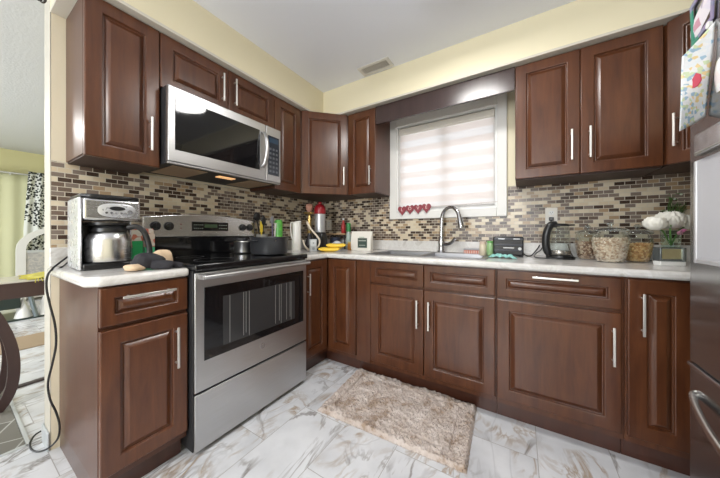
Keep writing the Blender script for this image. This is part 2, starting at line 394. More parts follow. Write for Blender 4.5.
# ------------------------------------------------------------------ cupboards
def dprof(w, h, t=.02, fr=.060):
    fr = min(fr, w*.30, h*.34)
    return [(0, 0), (0, t-.003), (.003, t), (fr-.002, t), (fr+.001, t-.002), (fr+.003, t-.011), (fr+.008, t-.012), (fr+.011, t-.009), (min(fr+.026, w*.42, h*.44), t-.001), (min(fr+.028, w*.44, h*.46), t)]
def bar_pull(parent, c, axis, n, L, name='handle'):
    """bar handle centred at c along axis, standing off along n"""
    c = Vector(c); a = Vector(axis); n = Vector(n)
    mb = MB(); p = c+n*.028
    t = a.cross(n)
    def brick(p0, p1, w1, w2, d1, d2):
        pts = []
        for q in (p0, p1): pts += [q+d1*w1+d2*w2, q-d1*w1+d2*w2, q-d1*w1-d2*w2, q+d1*w1-d2*w2]
        mb.hexa(pts)
    brick(p-a*L/2, p+a*L/2, .0048, .004, t, n)
    for sgn in (-1, 1):
        q = c+a*sgn*(L/2-.022)
        mb.disc(q, n, .0045, .026, 10)
    return mb.build(name, NICKEL, parent, bevel=.0015)
def front(parent, name, P, e1, n, w, h, m=None, handle=None, fr=.060, hn='handle'):
    """raised panel door or drawer front; P = its lower near corner on the carcass face; handle=(u,v,'v'|'h',L)"""
    d = MB().panel(P, e1, n, w, h, dprof(w, h, fr=fr)).build(name, m or WOOD, parent, smooth=20, bevel=.0012)
    if handle:
        u, v, o, L = handle
        c = Vector(P)+Vector(e1).normalized()*u+Vector((0, 0, v))+Vector(n).normalized()*.02
        bar_pull(d, c, (0, 0, 1) if o == 'v' else Vector(e1).normalized(), Vector(n).normalized(), L)
    return d
G = .0015
# -- base cupboards
DZ0, DZ1, RZ0, RZ1 = .135, .700, .716, .866
t = thing('base_cabinet', 'cherry wood base cupboard at the left end, with glossy bare side, beside the range', 'cabinet', (.3, -1.83, 0), 'cherry wood base cupboards')
mb = MB().box(.008, .609, -1.988, -1.680, .10, .872)
b_ = mb.build('carcass', WOODX, t, bevel=.001)
MB().box(.008, .56, -1.986, -1.682, 0, .10).build('toe_kick', WOODK, t)
front(t, 'drawer', (.61, -1.986, RZ0), (0, 1, 0), (1, 0, 0), .304, RZ1-RZ0, handle=(.152, .108, 'h', .185), fr=.042)
front(t, 'door', (.61, -1.986, DZ0), (0, 1, 0), (1, 0, 0), .304, DZ1-DZ0, handle=(.253, .42, 'v', .185))
t = thing('corner_base_cabinet', 'cherry wood corner base cupboard with two narrow doors meeting at a right angle', 'cabinet', (.35, -.35, 0), 'cherry wood base cupboards')
MB().prism([(.008, -.910), (.609, -.910), (.609, -.609), (.905, -.609), (.905, -.008), (.008, -.008)], .10, .872).build('carcass', WOOD, t)
MB().prism([(.008, -.910), (.56, -.910), (.56, -.56), (.905, -.56), (.905, -.008), (.008, -.008)], 0, .10).build('toe_kick', WOODK, t)
front(t, 'door', (.61, -.909, DZ0), (0, 1, 0), (1, 0, 0), .272, RZ1-DZ0, handle=(.044, .56, 'v', .16), fr=.058)
front(t, 'door', (.637, -.61, DZ0), (1, 0, 0), (0, -1, 0), .266, RZ1-DZ0, fr=.058)
t = thing('sink_base_cabinet', 'wide cherry wood cupboard under the sink with two doors and two false drawer fronts', 'cabinet', (1.4, -.35, 0), 'cherry wood base cupboards')
MB().box(.907, 1.863, -.609, -.008, .10, .70).box(.907, 1.863, -.609, -.57, .70, .872).build('carcass', WOOD, t)
MB().box(.907, 1.863, -.56, -.008, 0, .10).build('toe_kick', WOODK, t)
MB().box(.909, 1.032, -.622, -.609, .105, .870).build('filler_panel', WOOD, t, bevel=.001)
for x0, x1, hx in ((1.037, 1.436, .362), (1.441, 1.858, .036)):
    front(t, 'false_drawer', (x0, -.61, RZ0), (1, 0, 0), (0, -1, 0), x1-x0, RZ1-RZ0, fr=.042)
    front(t, 'door', (x0, -.61, DZ0), (1, 0, 0), (0, -1, 0), x1-x0, DZ1-DZ0, handle=(hx, .405, 'v', .185))
t = thing('drawer_base_cabinet', 'cherry wood cupboard with one wide drawer over one wide door', 'cabinet', (2.13, -.35, 0), 'cherry wood base cupboards')
MB().box(1.865, 2.398, -.609, -.008, .10, .872).build('carcass', WOOD, t)
MB().box(1.865, 2.398, -.56, -.008, 0, .10).build('toe_kick', WOODK, t)
front(t, 'drawer', (1.869, -.61, RZ0), (1, 0, 0), (0, -1, 0), .518, RZ1-RZ0, handle=(.262, .127, 'h', .19), fr=.046)
front(t, 'door', (1.869, -.61, DZ0), (1, 0, 0), (0, -1, 0), .518, DZ1-DZ0, handle=(.486, .41, 'v', .18))
t = thing('narrow_base_cabinet', 'tall narrow cherry wood base cupboard door between the wide drawer and the fridge', 'cabinet', (2.5, -.35, 0), 'cherry wood base cupboards')
MB().box(2.400, 3.232, -.609, -.008, .10, .872).build('carcass', WOOD, t)
MB().box(2.400, 3.232, -.56, -.008, 0, .10).build('toe_kick', WOODK, t)
front(t, 'door', (2.407, -.61, DZ0), (1, 0, 0), (0, -1, 0), .212, RZ1-DZ0, handle=(.046, .575, 'v', .19), fr=.070)
MB().box(2.622, 3.230, -.622, -.609, .105, .870).build('filler_panel', WOOD, t)

# -- wall cupboards
UZ0, UZ1 = 1.43, 2.166
def underrail(mb, *a): return mb
t = thing('wall_cabinet', 'large cherry wood wall cupboard at the left end above the coffee maker', 'cabinet', (.15, -1.82, UZ0), 'cherry wood wall cupboards')
MB().box(.008, .304, -1.966, -1.680, UZ0+.008, UZ1).build('carcass', WOODX, t, bevel=.001)
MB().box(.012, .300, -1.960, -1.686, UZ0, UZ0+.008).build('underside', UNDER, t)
front(t, 'door', (.305, -1.965, UZ0), (0, 1, 0), (1, 0, 0), .284, UZ1-UZ0, handle=(.240, .165, 'v', .175))
t = thing('wall_cabinet', 'short cherry wood wall cupboard with two low doors above the microwave', 'cabinet', (.15, -1.3, 1.87), 'cherry wood wall cupboards')
MB().box(.008, .304, -1.678, -.914, 1.872, UZ1).build('carcass', WOOD, t, bevel=.001)
front(t, 'door', (.305, -1.677, 1.872), (0, 1, 0), (1, 0, 0), .380, UZ1-1.872, handle=(.338, .150, 'v', .18))
front(t, 'door', (.305, -1.293, 1.872), (0, 1, 0), (1, 0, 0), .378, UZ1-1.872, handle=(.040, .155, 'v', .18))
t = thing('wall_cabinet', 'slim cherry wood wall cupboard to the right of the microwave', 'cabinet', (.15, -.76, UZ0), 'cherry wood wall cupboards')
MB().box(.008, .304, -.912, -.622, UZ0+.008, UZ1).build('carcass', WOODX, t, bevel=.001)
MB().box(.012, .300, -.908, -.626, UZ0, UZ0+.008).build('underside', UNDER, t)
front(t, 'door', (.305, -.911, UZ0), (0, 1, 0), (1, 0, 0), .284, UZ1-UZ0)
def diag(poly, P, e1, n, w, label, loc, hu, inset):
    t = thing('corner_wall_cabinet', label, 'cabinet', loc, 'cherry wood wall cupboards')
    MB().prism(poly, UZ0+.008, UZ1).build('carcass', WOOD, t, bevel=.001)
    cx_ = sum(p[0] for p in poly)/5; cy_ = sum(p[1] for p in poly)/5
    MB().prism([(cx_+(p[0]-cx_)*.97, cy_+(p[1]-cy_)*.97) for p in poly], UZ0, UZ0+.008).build('underside', UNDER, t)
    front(t, 'door', P, e1, n, w, UZ1-UZ0, handle=(hu, .165, 'v', .165))
r2 = math.sqrt(.5)
diag([(.008, -.008), (.008, -.620), (.305, -.620), (.622, -.305), (.622, -.008)], (.318, -.607, UZ0), (1, 1, 0), (1, -1, 0), .408,
     'cherry wood corner wall cupboard with a diagonal door above the red-lidded canister', (.2, -.2, UZ0), .372, 0)
t = thing('wall_cabinet', 'slim cherry wood wall cupboard directly left of the window', 'cabinet', (.77, -.15, UZ0), 'cherry wood wall cupboards')
MB().box(.624, .910, -.304, -.008, UZ0+.008, UZ1).build('carcass', WOODX, t, bevel=.001)
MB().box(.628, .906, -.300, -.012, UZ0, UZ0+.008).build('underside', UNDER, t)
front(t, 'door', (.628, -.305, UZ0), (1, 0, 0), (0, -1, 0), .281, UZ1-UZ0, handle=(.237, .150, 'v', .165))
t = thing('wall_cabinet', 'cherry wood wall cupboard with two tall doors to the right of the window', 'cabinet', (2.29, -.15, UZ0), 'cherry wood wall cupboards')
MB().box(1.953, 2.622, -.304, -.008, UZ0+.008, UZ1).build('carcass', WOOD, t, bevel=.001)
MB().box(1.957, 2.618, -.300, -.012, UZ0-.006, UZ0+.008).build('underside', UNDER, t)
front(t, 'door', (1.955, -.305, UZ0), (1, 0, 0), (0, -1, 0), .326, UZ1-UZ0, handle=(.286, .170, 'v', .18))
front(t, 'door', (2.284, -.305, UZ0), (1, 0, 0), (0, -1, 0), .335, UZ1-UZ0, handle=(.040, .172, 'v', .18))
diag([(2.626, -.008), (2.626, -.305), (2.935, -.612), (3.232, -.612), (3.232, -.008)], (2.640, -.319, UZ0), (1, -1, 0), (-1, -1, 0), .405,
     'cherry wood corner wall cupboard with a diagonal door half hidden by the fridge', (3.0, -.2, UZ0), .040, 0)
v_ = MB().box(.913, 1.951, -.325, -.306, 2.018, UZ1+.004)
solo('valance_board', v_, VAL, 'long dark brown valance board spanning above the window', 'valance', (1.43, -.315, 2.02), bevel=.002)

# ------------------------------------------------------------------ worktops
def round_edge(o, w=.016):
    md = o.modifiers.new('edge', 'BEVEL'); md.width = w; md.segments = 4; md.limit_method = 'ANGLE'; return o
CT = .912
t = thing('countertop', 'white marbled worktop piece under the coffee maker, left of the range', 'countertop', (.3, -1.85, .872))
round_edge(MB().prism([(.008, -1.678), (.008, -2.030), (.600, -2.030), (.645, -1.990), (.645, -1.678)], .873, CT).build('slab', COUNTER, t), .015)
round_edge(MB().box(.008, .026, -2.022, -1.679, CT+.0005, 1.006).build('upstand', COUNTER, t), .004)
t = thing('countertop', 'long L-shaped white marbled worktop with the sink in it', 'countertop', (1.4, -.35, .872))
SX0, SX1, SY0, SY1 = .965, 1.785, -.525, -.115
mb = MB()
# an L with a rectangular opening, as one surface
xs = [.008, .645, SX0, SX1, XR-.002]; 
def slabL(mb, z0, z1):
    out = [(.008, -.912), (.645, -.912), (.645, -.645), (XR-.002, -.645), (XR-.002, -.008), (.008, -.008)]
    hole = [(SX0, SY0), (SX1, SY0), (SX1, SY1), (SX0, SY1)]
    bm = mb.bm
    def ring(pts, z): return [bm.verts.new((x, y, z)) for x, y in pts]
    oT, hT, oB, hB = ring(out, z1), ring(hole, z1), ring(out, z0), ring(hole, z0)
    for O, H in ((oT, hT), (oB, hB)):
        for f in ((O[0], O[1], O[2], O[5]), (O[2], H[0], H[3], O[5]), (O[2], O[3], H[1], H[0]), (O[3], O[4], H[2], H[1]), (O[4], O[5], H[3], H[2])): bm.faces.new(f)
    for A, B in ((oT, oB), (hT, hB)):
        n = len(A)
        for i in range(n): bm.faces.new((A[i], A[(i+1) % n], B[(i+1) % n], B[i]))
slabL(mb, .873, CT)
o = mb.build('slab', COUNTER, t, smooth=25); round_edge(o, .014)
MB().prism([(.008, -.912), (.026, -.912), (.026, -.026), (XR-.002, -.026), (XR-.002, -.008), (.008, -.008)], CT+.0005, 1.006).build('upstand', COUNTER, t, bevel=.003)

# sink and faucet
t = thing('kitchen_sink', 'double bowl stainless steel sink set in the worktop', 'sink', (1.375, -.32, CT))
SS = mat('sink_steel', (.27, .27, .28), .40, 1)
rim = MB(); z = CT+.0012
x0, x1, y0, y1 = SX0-.018, SX1+.018, SY0-.018, SY1+.018
B1 = (SX0+.02, 1.36, SY0+.02, SY1-.06); B2 = (1.385, SX1-.02, SY0+.02, SY1-.06)
rim.box(x0, x1, y0, B1[2], z, z+.004); rim.box(x0, x1, B1[3], y1, z, z+.004)
rim.box(x0, B1[0], B1[2], B1[3], z, z+.004); rim.box(B1[1], B2[0], B1[2], B1[3], z, z+.004); rim.box(B2[1], x1, B1[2], B1[3], z, z+.004)
rim.build('rim', SS, t, bevel=.0015)
for a, b2, c, d in (B1, B2):
    bw = MB(); e = .03
    rr = [[(a, c, z+.003), (b2, c, z+.003), (b2, d, z+.003), (a, d, z+.003)],
          [(a+.004, c+.004, z-.02), (b2-.004, c+.004, z-.02), (b2-.004, d-.004, z-.02), (a+.004, d-.004, z-.02)],
          [(a+.012, c+.012, z-.15), (b2-.012, c+.012, z-.15), (b2-.012, d-.012, z-.15), (a+.012, d-.012, z-.15)],
          [(a+e, c+e, z-.17), (b2-e, c+e, z-.17), (b2-e, d-e, z-.17), (a+e, d-e, z-.17)]]
    bw.rings(rr, False, True); bowl = bw.build('bowl', SS, t, smooth=60, fix=True)
    MB().disc(((a+b2)/2, (c+d)/2, z-.1695), (0, 0, 1), .04, .003).build('drain', CHROME, bowl)
t = thing('faucet', 'tall chrome gooseneck pull-down faucet behind the sink', 'faucet', (1.49, -.09, CT))
fx, fy = 1.413, -.078; z0 = CT+.0055
MB().lathe([(.034, z0), (.034, z0+.010), (.028, z0+.016), (.026, z0+.05), (.029, z0+.075), (.025, z0+.10), (.0165, z0+.13)], (fx, fy), 20).build('base', CHROME, t)
dx, dy = .86, -.51; pts = [(fx, fy, z0+.10), (fx, fy, z0+.16), (fx+.002, fy, z0+.235)]
R = .092
for i in range(13):
    a = PI*i/12*.90
    pts.append((fx+.004+dx*R*(1-math.cos(a)), fy+dy*R*(1-math.cos(a)), z0+.268+R*1.12*math.sin(a)))
MB().tube(smoothpts(pts, 3), .0155, 14).build('spout', CHROME, t, smooth=60)
ex, ey, ez = pts[-1]
MB().tube([(ex, ey, ez+.006), (ex+dx*.006, ey+dy*.006, ez-.02), (ex+dx*.018, ey+dy*.018, ez-.07), (ex+dx*.024, ey+dy*.024, ez-.10)], [.0155, .018, .023, .025], 14).build('spray_head', CHROME, t)
MB().tube(smoothpts([(fx+.012, fy-.01, z0+.070), (fx+.050, fy-.028, z0+.066), (fx+.090, fy-.05, z0+.080), (fx+.125, fy-.06, z0+.118)], 4), .010, 10, ry=.014).build('lever', CHROME, t, smooth=60)

# ------------------------------------------------------------------ range
RY0, RY1 = -1.674, -.916; RX = .67
t = thing('range', 'freestanding stainless steel electric range with black glass cooktop', 'stove', (.35, -1.295, 0))
MB().box(.03, .655, RY0, RY1, .03, .895).build('body', BLACKM, t, bevel=.002)
fm = MB()
for y in (RY0+.04, RY1-.04):
    for x in (.08, .60): MB().disc((x, y, 0), (0, 0, 1), .015, .03, 12).build('foot', BLACK, t)
ck = MB().box(.03, .682, RY0, RY1, .895, .928)
ck.build('cooktop', mat('cooktop_black_glass', (.010, .010, .011), .07), t, bevel=.008, seg=3)
for (x, y, r) in ((.22, -1.48, .075), (.22, -1.11, .095), (.50, -1.48, .105), (.49, -1.11, .075)):
    mb = MB()
    n = 40
    mb.rings([[(x+q*math.cos(2*PI*i/n), y+q*math.sin(2*PI*i/n), .9284) for i in range(n)] for q in (r, r-.004)], False, False)
    mb.build('burner_ring', mat('burner_mark', (.12, .12, .12), .3), t)
# oven door
od = MB().box(.657, RX, RY0+.004, RY1-.004, .312, .886).build('oven_door', STEEL, t, bevel=.004, seg=3)
MB().box(RX, RX+.003, -1.628, -.953, .455, .812).build('door_glass', BGLASS, od, bevel=.001)
MB().box(RX+.003, RX+.0038, -1.535, -1.035, .497, .752).build('oven_window', OVENWIN, od)
gr = MB()
for k, y in enumerate((-1.50, -1.42, -1.405, -1.385, -1.20, -1.17, -1.155, -1.11, -1.08, -1.07)):
    gr.box(RX+.0038, RX+.0043, y, y+.003, .50+.01*(k % 3), .75)
gr.build('reflection_lines', mat('reflection_gray', (.22, .22, .22), .35), od)['kind'] = 'stuff'  # rack reflections in the oven window, modelled as thin gray lines
hd = MB(); hz = .868
hd.tube([(RX+.045, RY0+.020, hz), (RX+.047, -1.48, hz), (RX+.048, -1.295, hz), (RX+.047, -1.11, hz), (RX+.045, RY1-.020, hz)], .015, 14, ry=.012)
for y in (RY0+.03, RY1-.03): hd.box(RX, RX+.045, y-.012, y+.012, hz-.012, hz+.010)
hd.build('handle', STEEL, od, bevel=.002)
lg = MB().disc((RX, -1.292, .405), (1, 0, 0), .017, .002, 28).build('emblem', CHROME, od)
lm = MB(); n = 28
lm.rings([[(RX+.0024, -1.292+q*math.cos(2*PI*i/n), .405+q*math.sin(2*PI*i/n)) for i in range(n)] for q in (.0145, .0125)], False, False)
for s_ in (-1, 1):
    c_ = (-1.292+s_*.0048); lm.rings([[(RX+.0024, c_+q*math.cos(2*PI*i/16), .405+q*1.2*math.sin(2*PI*i/16)) for i in range(16)] for q in (.0042, .0026)], False, False)
lm.build('emblem_mark', mat('emblem_gray', (.15, .15, .16), .3), lg)
MB().box(.657, RX, RY0+.004, RY1-.004, .030, .300).build('storage_drawer', STEEL, t, bevel=.004, seg=3)
# backguard with curved top, controls and display
bgm = MB().box(.03, .075, RY0, RY1, .928, 1.050).build('backguard_lower', BGLASS, t, bevel=.003)
prof = []
n = 14
yy = [RY0+(RY1-RY0)*i/n for i in range(n+1)]
top = [1.178+.030*math.sin(PI*i/n) for i in range(n+1)]
poly = [(RY0, 1.050), (RY1, 1.050)]+[(y, z_) for y, z_ in zip(yy[::-1], top[::-1])]
bg = MB().prism(poly, .022, .082, 'x').build('control_panel', steel('panel_steel', .66, .24, (1, 1, 80)), t, bevel=.006, seg=3)
KX = .083
for y in (-1.612, -1.541, -1.030, -.968):
    k = MB(); k.disc((KX, y, 1.122), (1, 0, 0), .027, .006, 20); k.disc((KX+.006, y, 1.122), (1, 0, 0), .022, .018, 20, .019); k.box(KX+.022, KX+.030, y-.004, y+.004, 1.106, 1.138)
    k.build('knob', BLACK, bg, bevel=.001)
dp = MB().box(KX-.001, KX+.004, -1.405, -1.150, 1.093, 1.155).build('display', BGLASS, bg, bevel=.004)
dm = MB().box(KX+.004, KX+.0046, -1.325, -1.235, 1.115, 1.140)
dm.build('clock_window', mat('clock_window_green', (.04, .07, .035), .2), dp)
GM = mat('display_marks', (.30, .34, .28), .4)
for i in range(5):
    for j in range(2):
        MB().box(KX+.004, KX+.0045, -1.395+i*.013, -1.387+i*.013, 1.108+j*.024, 1.112+j*.024).build('button', GM, dp)
        MB().box(KX+.004, KX+.0045, -1.222+i*.013, -1.214+i*.013, 1.108+j*.024, 1.112+j*.024).build('button', GM, dp)
for z_ in (1.108, 1.135): MB().disc((KX, -1.472, z_), (1, 0, 0), .004, .002, 12).build('indicator', mat('indicator_red', (.25, .05, .04), .4), bg)

# ------------------------------------------------------------------ over-the-range microwave
t = thing('microwave', 'stainless steel microwave with dark window mounted above the range', 'microwave', (.2, -1.295, 1.455))
MX = .40; MY0, MY1 = -1.672, -.918
MB().box(.008, .372, MY0, MY1, 1.452, 1.868).build('body', BLACKM, t, bevel=.002)
d = MB().box(.374, MX, MY0, -1.056, 1.462, 1.866).build('door', STEEL, t, bevel=.004, seg=3)
MB().box(MX, MX+.003, -1.640, -1.108, 1.528, 1.812).build('window', BGLASS, d, bevel=.0015)
MB().box(.374, MX, -1.052, MY1, 1.462, 1.866).build('control_panel', STEEL, t, bevel=.004, seg=3)
cp = MB().box(MX, MX+.002, -1.037, -.935, 1.510, 1.800).build('keypad', mat('keypad_glass', (.02, .025, .035), .1), t)
KL = mat('key_legend', (.12, .13, .15), .4)
for i in range(3):
    for j in range(6): MB().box(MX+.002, MX+.0025, -1.025+i*.029, -1.007+i*.029, 1.53+j*.033, 1.546+j*.033).build('key', KL, cp)
MB().box(MX+.002, MX+.0028, -1.027, -.945, 1.750, 1.785).build('clock_window', mat('clock_blue', (.03, .06, .10), .2), cp)
hp = [(MX+.004, -1.085, 1.555), (MX+.030, -1.083, 1.575), (MX+.044, -1.081, 1.62), (MX+.050, -1.080, 1.68), (MX+.044, -1.081, 1.74), (MX+.030, -1.083, 1.785), (MX+.004, -1.085, 1.805)]
MB().tube(hp, .014, 12, ry=.010).build('handle', STEEL, d)
MB().box(.374, MX-.003, MY0, MY1, 1.450, 1.460).build('bottom_lip', STEEL, t, bevel=.003)
for y0_, y1_ in ((-1.63, -1.44), (-1.15, -.96)):
    MB().box(.06, .35, y0_, y1_, 1.448, 1.452).build('grease_filter', mat('filter_bronze', (.42, .29, .19), .35, .5), t, bevel=.002)
MB().box(.26, .31, -1.345, -1.235, 1.447, 1.452).build('work_light', emis('work_light_lens', (1, .55, .25), .7), t)

# ------------------------------------------------------------------ fridge
FX = 2.447; FY0, FY1 = -1.945, -1.035; FT = 1.80
t = thing('fridge', 'tall stainless steel fridge at the right edge with a freezer drawer below', 'refrigerator', (2.85, -1.49, 0))
MB().box(2.545, 3.225, FY0+.005, FY1-.005, .02, FT-.015).build('body', mat('fridge_side_gray', (.22, .22, .23), .4, .3), t, bevel=.004)
dr = MB().box(FX, 2.540, -1.488, FY1, .668, FT).build('door', STEELD, t, bevel=.005, seg=3)
dl = MB().box(FX, 2.540, FY0, -1.494, .668, FT).build('door', STEELD, t, bevel=.005, seg=3)
fz = MB().box(FX, 2.540, FY0, FY1, .05, .655).build('freezer_drawer', STEELD, t, bevel=.005, seg=3)
MB().box(FX-.007, 2.53, FY0+.01, FY1-.003, .656, .667).build('gasket', CHROME, t, bevel=.003)
FH = mat('fridge_handle_steel', (.66, .65, .63), .25, 1)
pts = [(FX, -1.075, .580), (FX-.014, -1.092, .575), (FX-.030, -1.17, .560), (FX-.045, -1.30, .545), (FX-.048, -1.49, .54), (FX-.045, -1.68, .545), (FX-.030, -1.81, .560), (FX-.014, -1.888, .575), (FX, -1.905, .580)]
MB().tube(smoothpts(pts, 4), .009, 12, ry=.013).build('handle', FH, fz)
for dd, y in ((dr, -1.452), (dl, -1.530)):
    MB().tube([(FX, y, .78), (FX-.045, y, .80), (FX-.055, y, 1.0), (FX-.055, y, 1.45), (FX-.045, y, 1.65), (FX, y, 1.67)], .012, 10).build('handle', FH, dd)
DG = mat('dispenser_gray', (.50, .50, .53), .32)
dsp = frame_ring(MB(), 0, 1, 0, 1, .1, 0, 1); dsp.bm.clear()
y0_, y1_, z0_, z1_ = -1.36, -1.072, .985, 1.30
dsp.box(FX-.006, FX+.002, y0_, y0_+.012, z0_, z1_); dsp.box(FX-.006, FX+.002, y1_-.012, y1_, z0_, z1_); dsp.box(FX-.006, FX+.002, y0_+.012, y1_-.012, z0_, z0_+.014)
dp = dsp.build('dispenser_frame', mat('dispenser_frame_silver', (.72, .72, .74), .25, .6), dr, bevel=.003)
MB().box(FX-.003, FX+.001, y0_+.012, y1_-.012, z0_+.014, z1_).build('dispenser_panel', DG, dp)
mb = MB().prism([(y0_-.01, FX+.001), (y1_-.006, FX+.001), (y1_-.014, FX-.010), (y1_-.05, FX-.022), (y0_+.04, FX-.022), (y0_, FX-.010)], 1.312, 1.372)
for v in mb.bm.verts: v.co = Vector((v.co.y, v.co.x, v.co.z))
mb.build('dispenser_hood', mat('dispenser_hood_silver', (.62, .62, .63), .22, .8), dp, bevel=.006, seg=3)

# ------------------------------------------------------------------ helpers for small things
_F = Vector((-math.sin(YAW), math.cos(YAW), 0)); _R = Vector((math.cos(YAW), math.sin(YAW), 0))
def W3(u, v, w):
    """room point at depth w metres seen at pixel (u, v): only used to read off positions"""
    return CAM+(_F+_R*((u-CPX)/FPX)+Vector((0, 0, 1))*((CPY-v)/FPX))*w
def local(name, label, cat, loc, rz=0, group=None):
    o = thing(name, label, cat, (0, 0, 0), group); o['_o'] = (0, 0, 0); o.location = loc; o.rotation_euler = (0, 0, rz); return o
def text_mesh(name, body, m, parent, size, ext, M):
    cu = bpy.data.curves.new(name, 'FONT'); cu.body = body; cu.size = size; cu.extrude = ext; cu.align_x = 'CENTER'; cu.align_y = 'CENTER'
    tmp = bpy.data.objects.new(name, cu); COL.objects.link(tmp)
    dg = bpy.context.evaluated_depsgraph_get(); me = bpy.data.meshes.new_from_object(tmp.evaluated_get(dg))
    bpy.data.objects.remove(tmp); o = bpy.data.objects.new(name, me); me.transform(M); 
    me.materials.clear(); me.materials.append(m); COL.objects.link(o); o.parent = parent; o['_o'] = parent.get('_o', (0, 0, 0)); return o
def basis(origin, ex, ey):
    ex = Vector(ex).normalized(); ey = Vector(ey).normalized(); ez = ex.cross(ey)
    return Matrix(((ex.x, ey.x, ez.x, origin[0]), (ex.y, ey.y, ez.y, origin[1]), (ex.z, ey.z, ez.z, origin[2]), (0, 0, 0, 1)))
# ------------------------------------------------------------------ ceiling: vent, lamps
t = thing('ceiling_vent', 'white slatted metal air vent on the ceiling', 'vent', (.98, -.444, ZC-.004))
frame_ring_pts = None
fm = MB()
vx0, vx1, vy0, vy1, fw = .838, 1.118, -.508, -.384, .026
for a in ((vx0, vx1, vy0, vy0+fw), (vx0, vx1, vy1-fw, vy1), (vx0, vx0+fw, vy0+fw, vy1-fw), (vx1-fw, vx1, vy0+fw, vy1-fw)): fm.box(*a, ZC-.008, ZC-.0005)
fm.build('frame', mat('vent_enamel', (.66, .64, .60), .4), t, bevel=.003)
MB().box(vx0+fw, vx1-fw, vy0+fw, vy1-fw, ZC-.0015, ZC-.0008).build('duct_opening', mat('duct_dark', (.05, .04, .035), .8), t)
sm = mat('vent_slat', (.55, .52, .48), .4)
for i in range(16):
    x = vx0+fw+.006+i*.0145
    MB().hexa([(x, vy0+fw, ZC-.009), (x+.002, vy0+fw, ZC-.009), (x+.002, vy1-fw, ZC-.009), (x, vy1-fw, ZC-.009), (x+.005, vy0+fw, ZC-.002), (x+.007, vy0+fw, ZC-.002), (x+.007, vy1-fw, ZC-.002), (x+.005, vy1-fw, ZC-.002)]).build('slat', sm, t)
LG = emis('lamp_diffuser', (1, .97, .92), 3.0)
for nm, x, y, lab in (('k', 1.66, -1.05, 'round flush ceiling lamp over the kitchen floor'), ('d', -2.6, -2.9, 'added round ceiling lamp filling the dining room with light'), ('h', 1.35, -3.55, 'added round ceiling lamp behind the viewer for fill light')):  # dining lamp and the one behind the viewer are added for fill
    t = thing('ceiling_lamp', lab, 'lamp', (x, y, ZC), 'round ceiling lamps')
    MB().lathe([(.215, ZC-.001), (.215, ZC-.03), (.205, ZC-.035)], (x, y), 40).build('lamp_base', WHITE, t)
    MB().lathe([(.203, ZC-.0355), (.200, ZC-.055), (.17, ZC-.066), (.10, ZC-.072), (.02, ZC-.0735)], (x, y), 40).build('lamp_shade', LG, t)

# ------------------------------------------------------------------ floor rug in front of the sink
RUG = mat('shag_rug_pile', (.5, .4, .33), .95)
nt = RUG.node_tree; b = nt.nodes['Principled BSDF']
f1 = noise(nt, coords(nt), 10, 5, .7); f2 = noise(nt, coords(nt), 90, 3)
c = ramp(nt, f1, [(.38, (.33, .235, .165)), (.47, (.54, .455, .405)), (.66, (.66, .59, .555))])
c = mix(nt, math_(nt, 'MULTIPLY', f2, .5), c, (.42, .355, .32)); nt.links.new(c, b.inputs['Base Color'])
C0, C1, C2, C3 = Vector((.900, -.575, 0)), Vector((1.752, -.566, 0)), Vector((1.778, -1.072, 0)), Vector((.935, -1.105, 0))
rnd = random.Random(3); NU, NV = 250, 160
vals = {}
def vn(x, y, s):
    xi, yi = math.floor(x*s), math.floor(y*s); fx_, fy_ = x*s-xi, y*s-yi
    def h(a, b):
        k = (a, b, s)
        if k not in vals: vals[k] = rnd.random()
        return vals[k]
    fx_, fy_ = fx_*fx_*(3-2*fx_), fy_*fy_*(3-2*fy_)
    return (h(xi, yi)*(1-fx_)+h(xi+1, yi)*fx_)*(1-fy_)+(h(xi, yi+1)*(1-fx_)+h(xi+1, yi+1)*fx_)*fy_
def rugf(u, v):
    p = (C0*(1-u)+C1*u)*(1-v)+(C3*(1-u)+C2*u)*v
    e = min(u, 1-u, ) * .85; g = min(v, 1-v)*.55; d = min(e, g)
    edge = min(1, d/.012)
    z = .003+edge*(.006+.016*vn(p.x, p.y, 45)*vn(p.x+5, p.y, 90)+.008*rnd.random()+.010*vn(p.x, p.y, 14))
    if .075 < d < .092: z -= .010*edge                       # the carved inner border
    j = .0022
    w = .004*(1-edge)
    return (p.x+rnd.uniform(-j, j)+w*rnd.uniform(-1, 1), p.y+rnd.uniform(-j, j)+w*rnd.uniform(-1, 1), max(.003, z))
t = thing('kitchen_rug', 'beige shaggy rug with a carved border on the floor in front of the sink', 'rug', (1.34, -.82, 0))
MB().grid(rugf, NU, NV).build('pile', RUG, t, smooth=75, fix=False)['kind'] = 'stuff'
MB().prism([(C0.x, C0.y), (C1.x, C1.y), (C2.x, C2.y), (C3.x, C3.y)], .0005, .004).build('backing', mat('rug_backing', (.40, .35, .32), .9), t)

# ------------------------------------------------------------------ wall outlets
def outlet(x, z, label, plugs):
    t = thing('wall_outlet', label, 'outlet', (x, -.008, z), 'wall outlets')
    MB().box(x-.036, x+.036, -.0125, -.0075, z-.058, z+.058).build('cover_plate', mat('outlet_plate', (.78, .75, .68), .35), t, bevel=.003)
    for dz in (-.021, .021):
        r = MB().prism([(x+.017*math.cos(a), z+dz+.0155*math.sin(a)) for a in [2*PI*i/16 for i in range(16)]], -.0145, -.012, 'y').build('receptacle', WHITEP, t)
        s = MB()
        for dx_ in (-.0065, .0065): s.box(x+dx_-.0011, x+dx_+.0011, -.0150, -.0144, z+dz, z+dz+.008)
        s.disc((x, -.0144, z+dz-.007), (0, -1, 0), .002, .0005, 8)
        s.build('slots', BLACKM, r)
outlet(2.170, 1.200, 'cream double wall outlet above the glass kettle', 1)
outlet(.150, 1.168, 'cream wall outlet in the corner behind the red-lidded canister', 0)

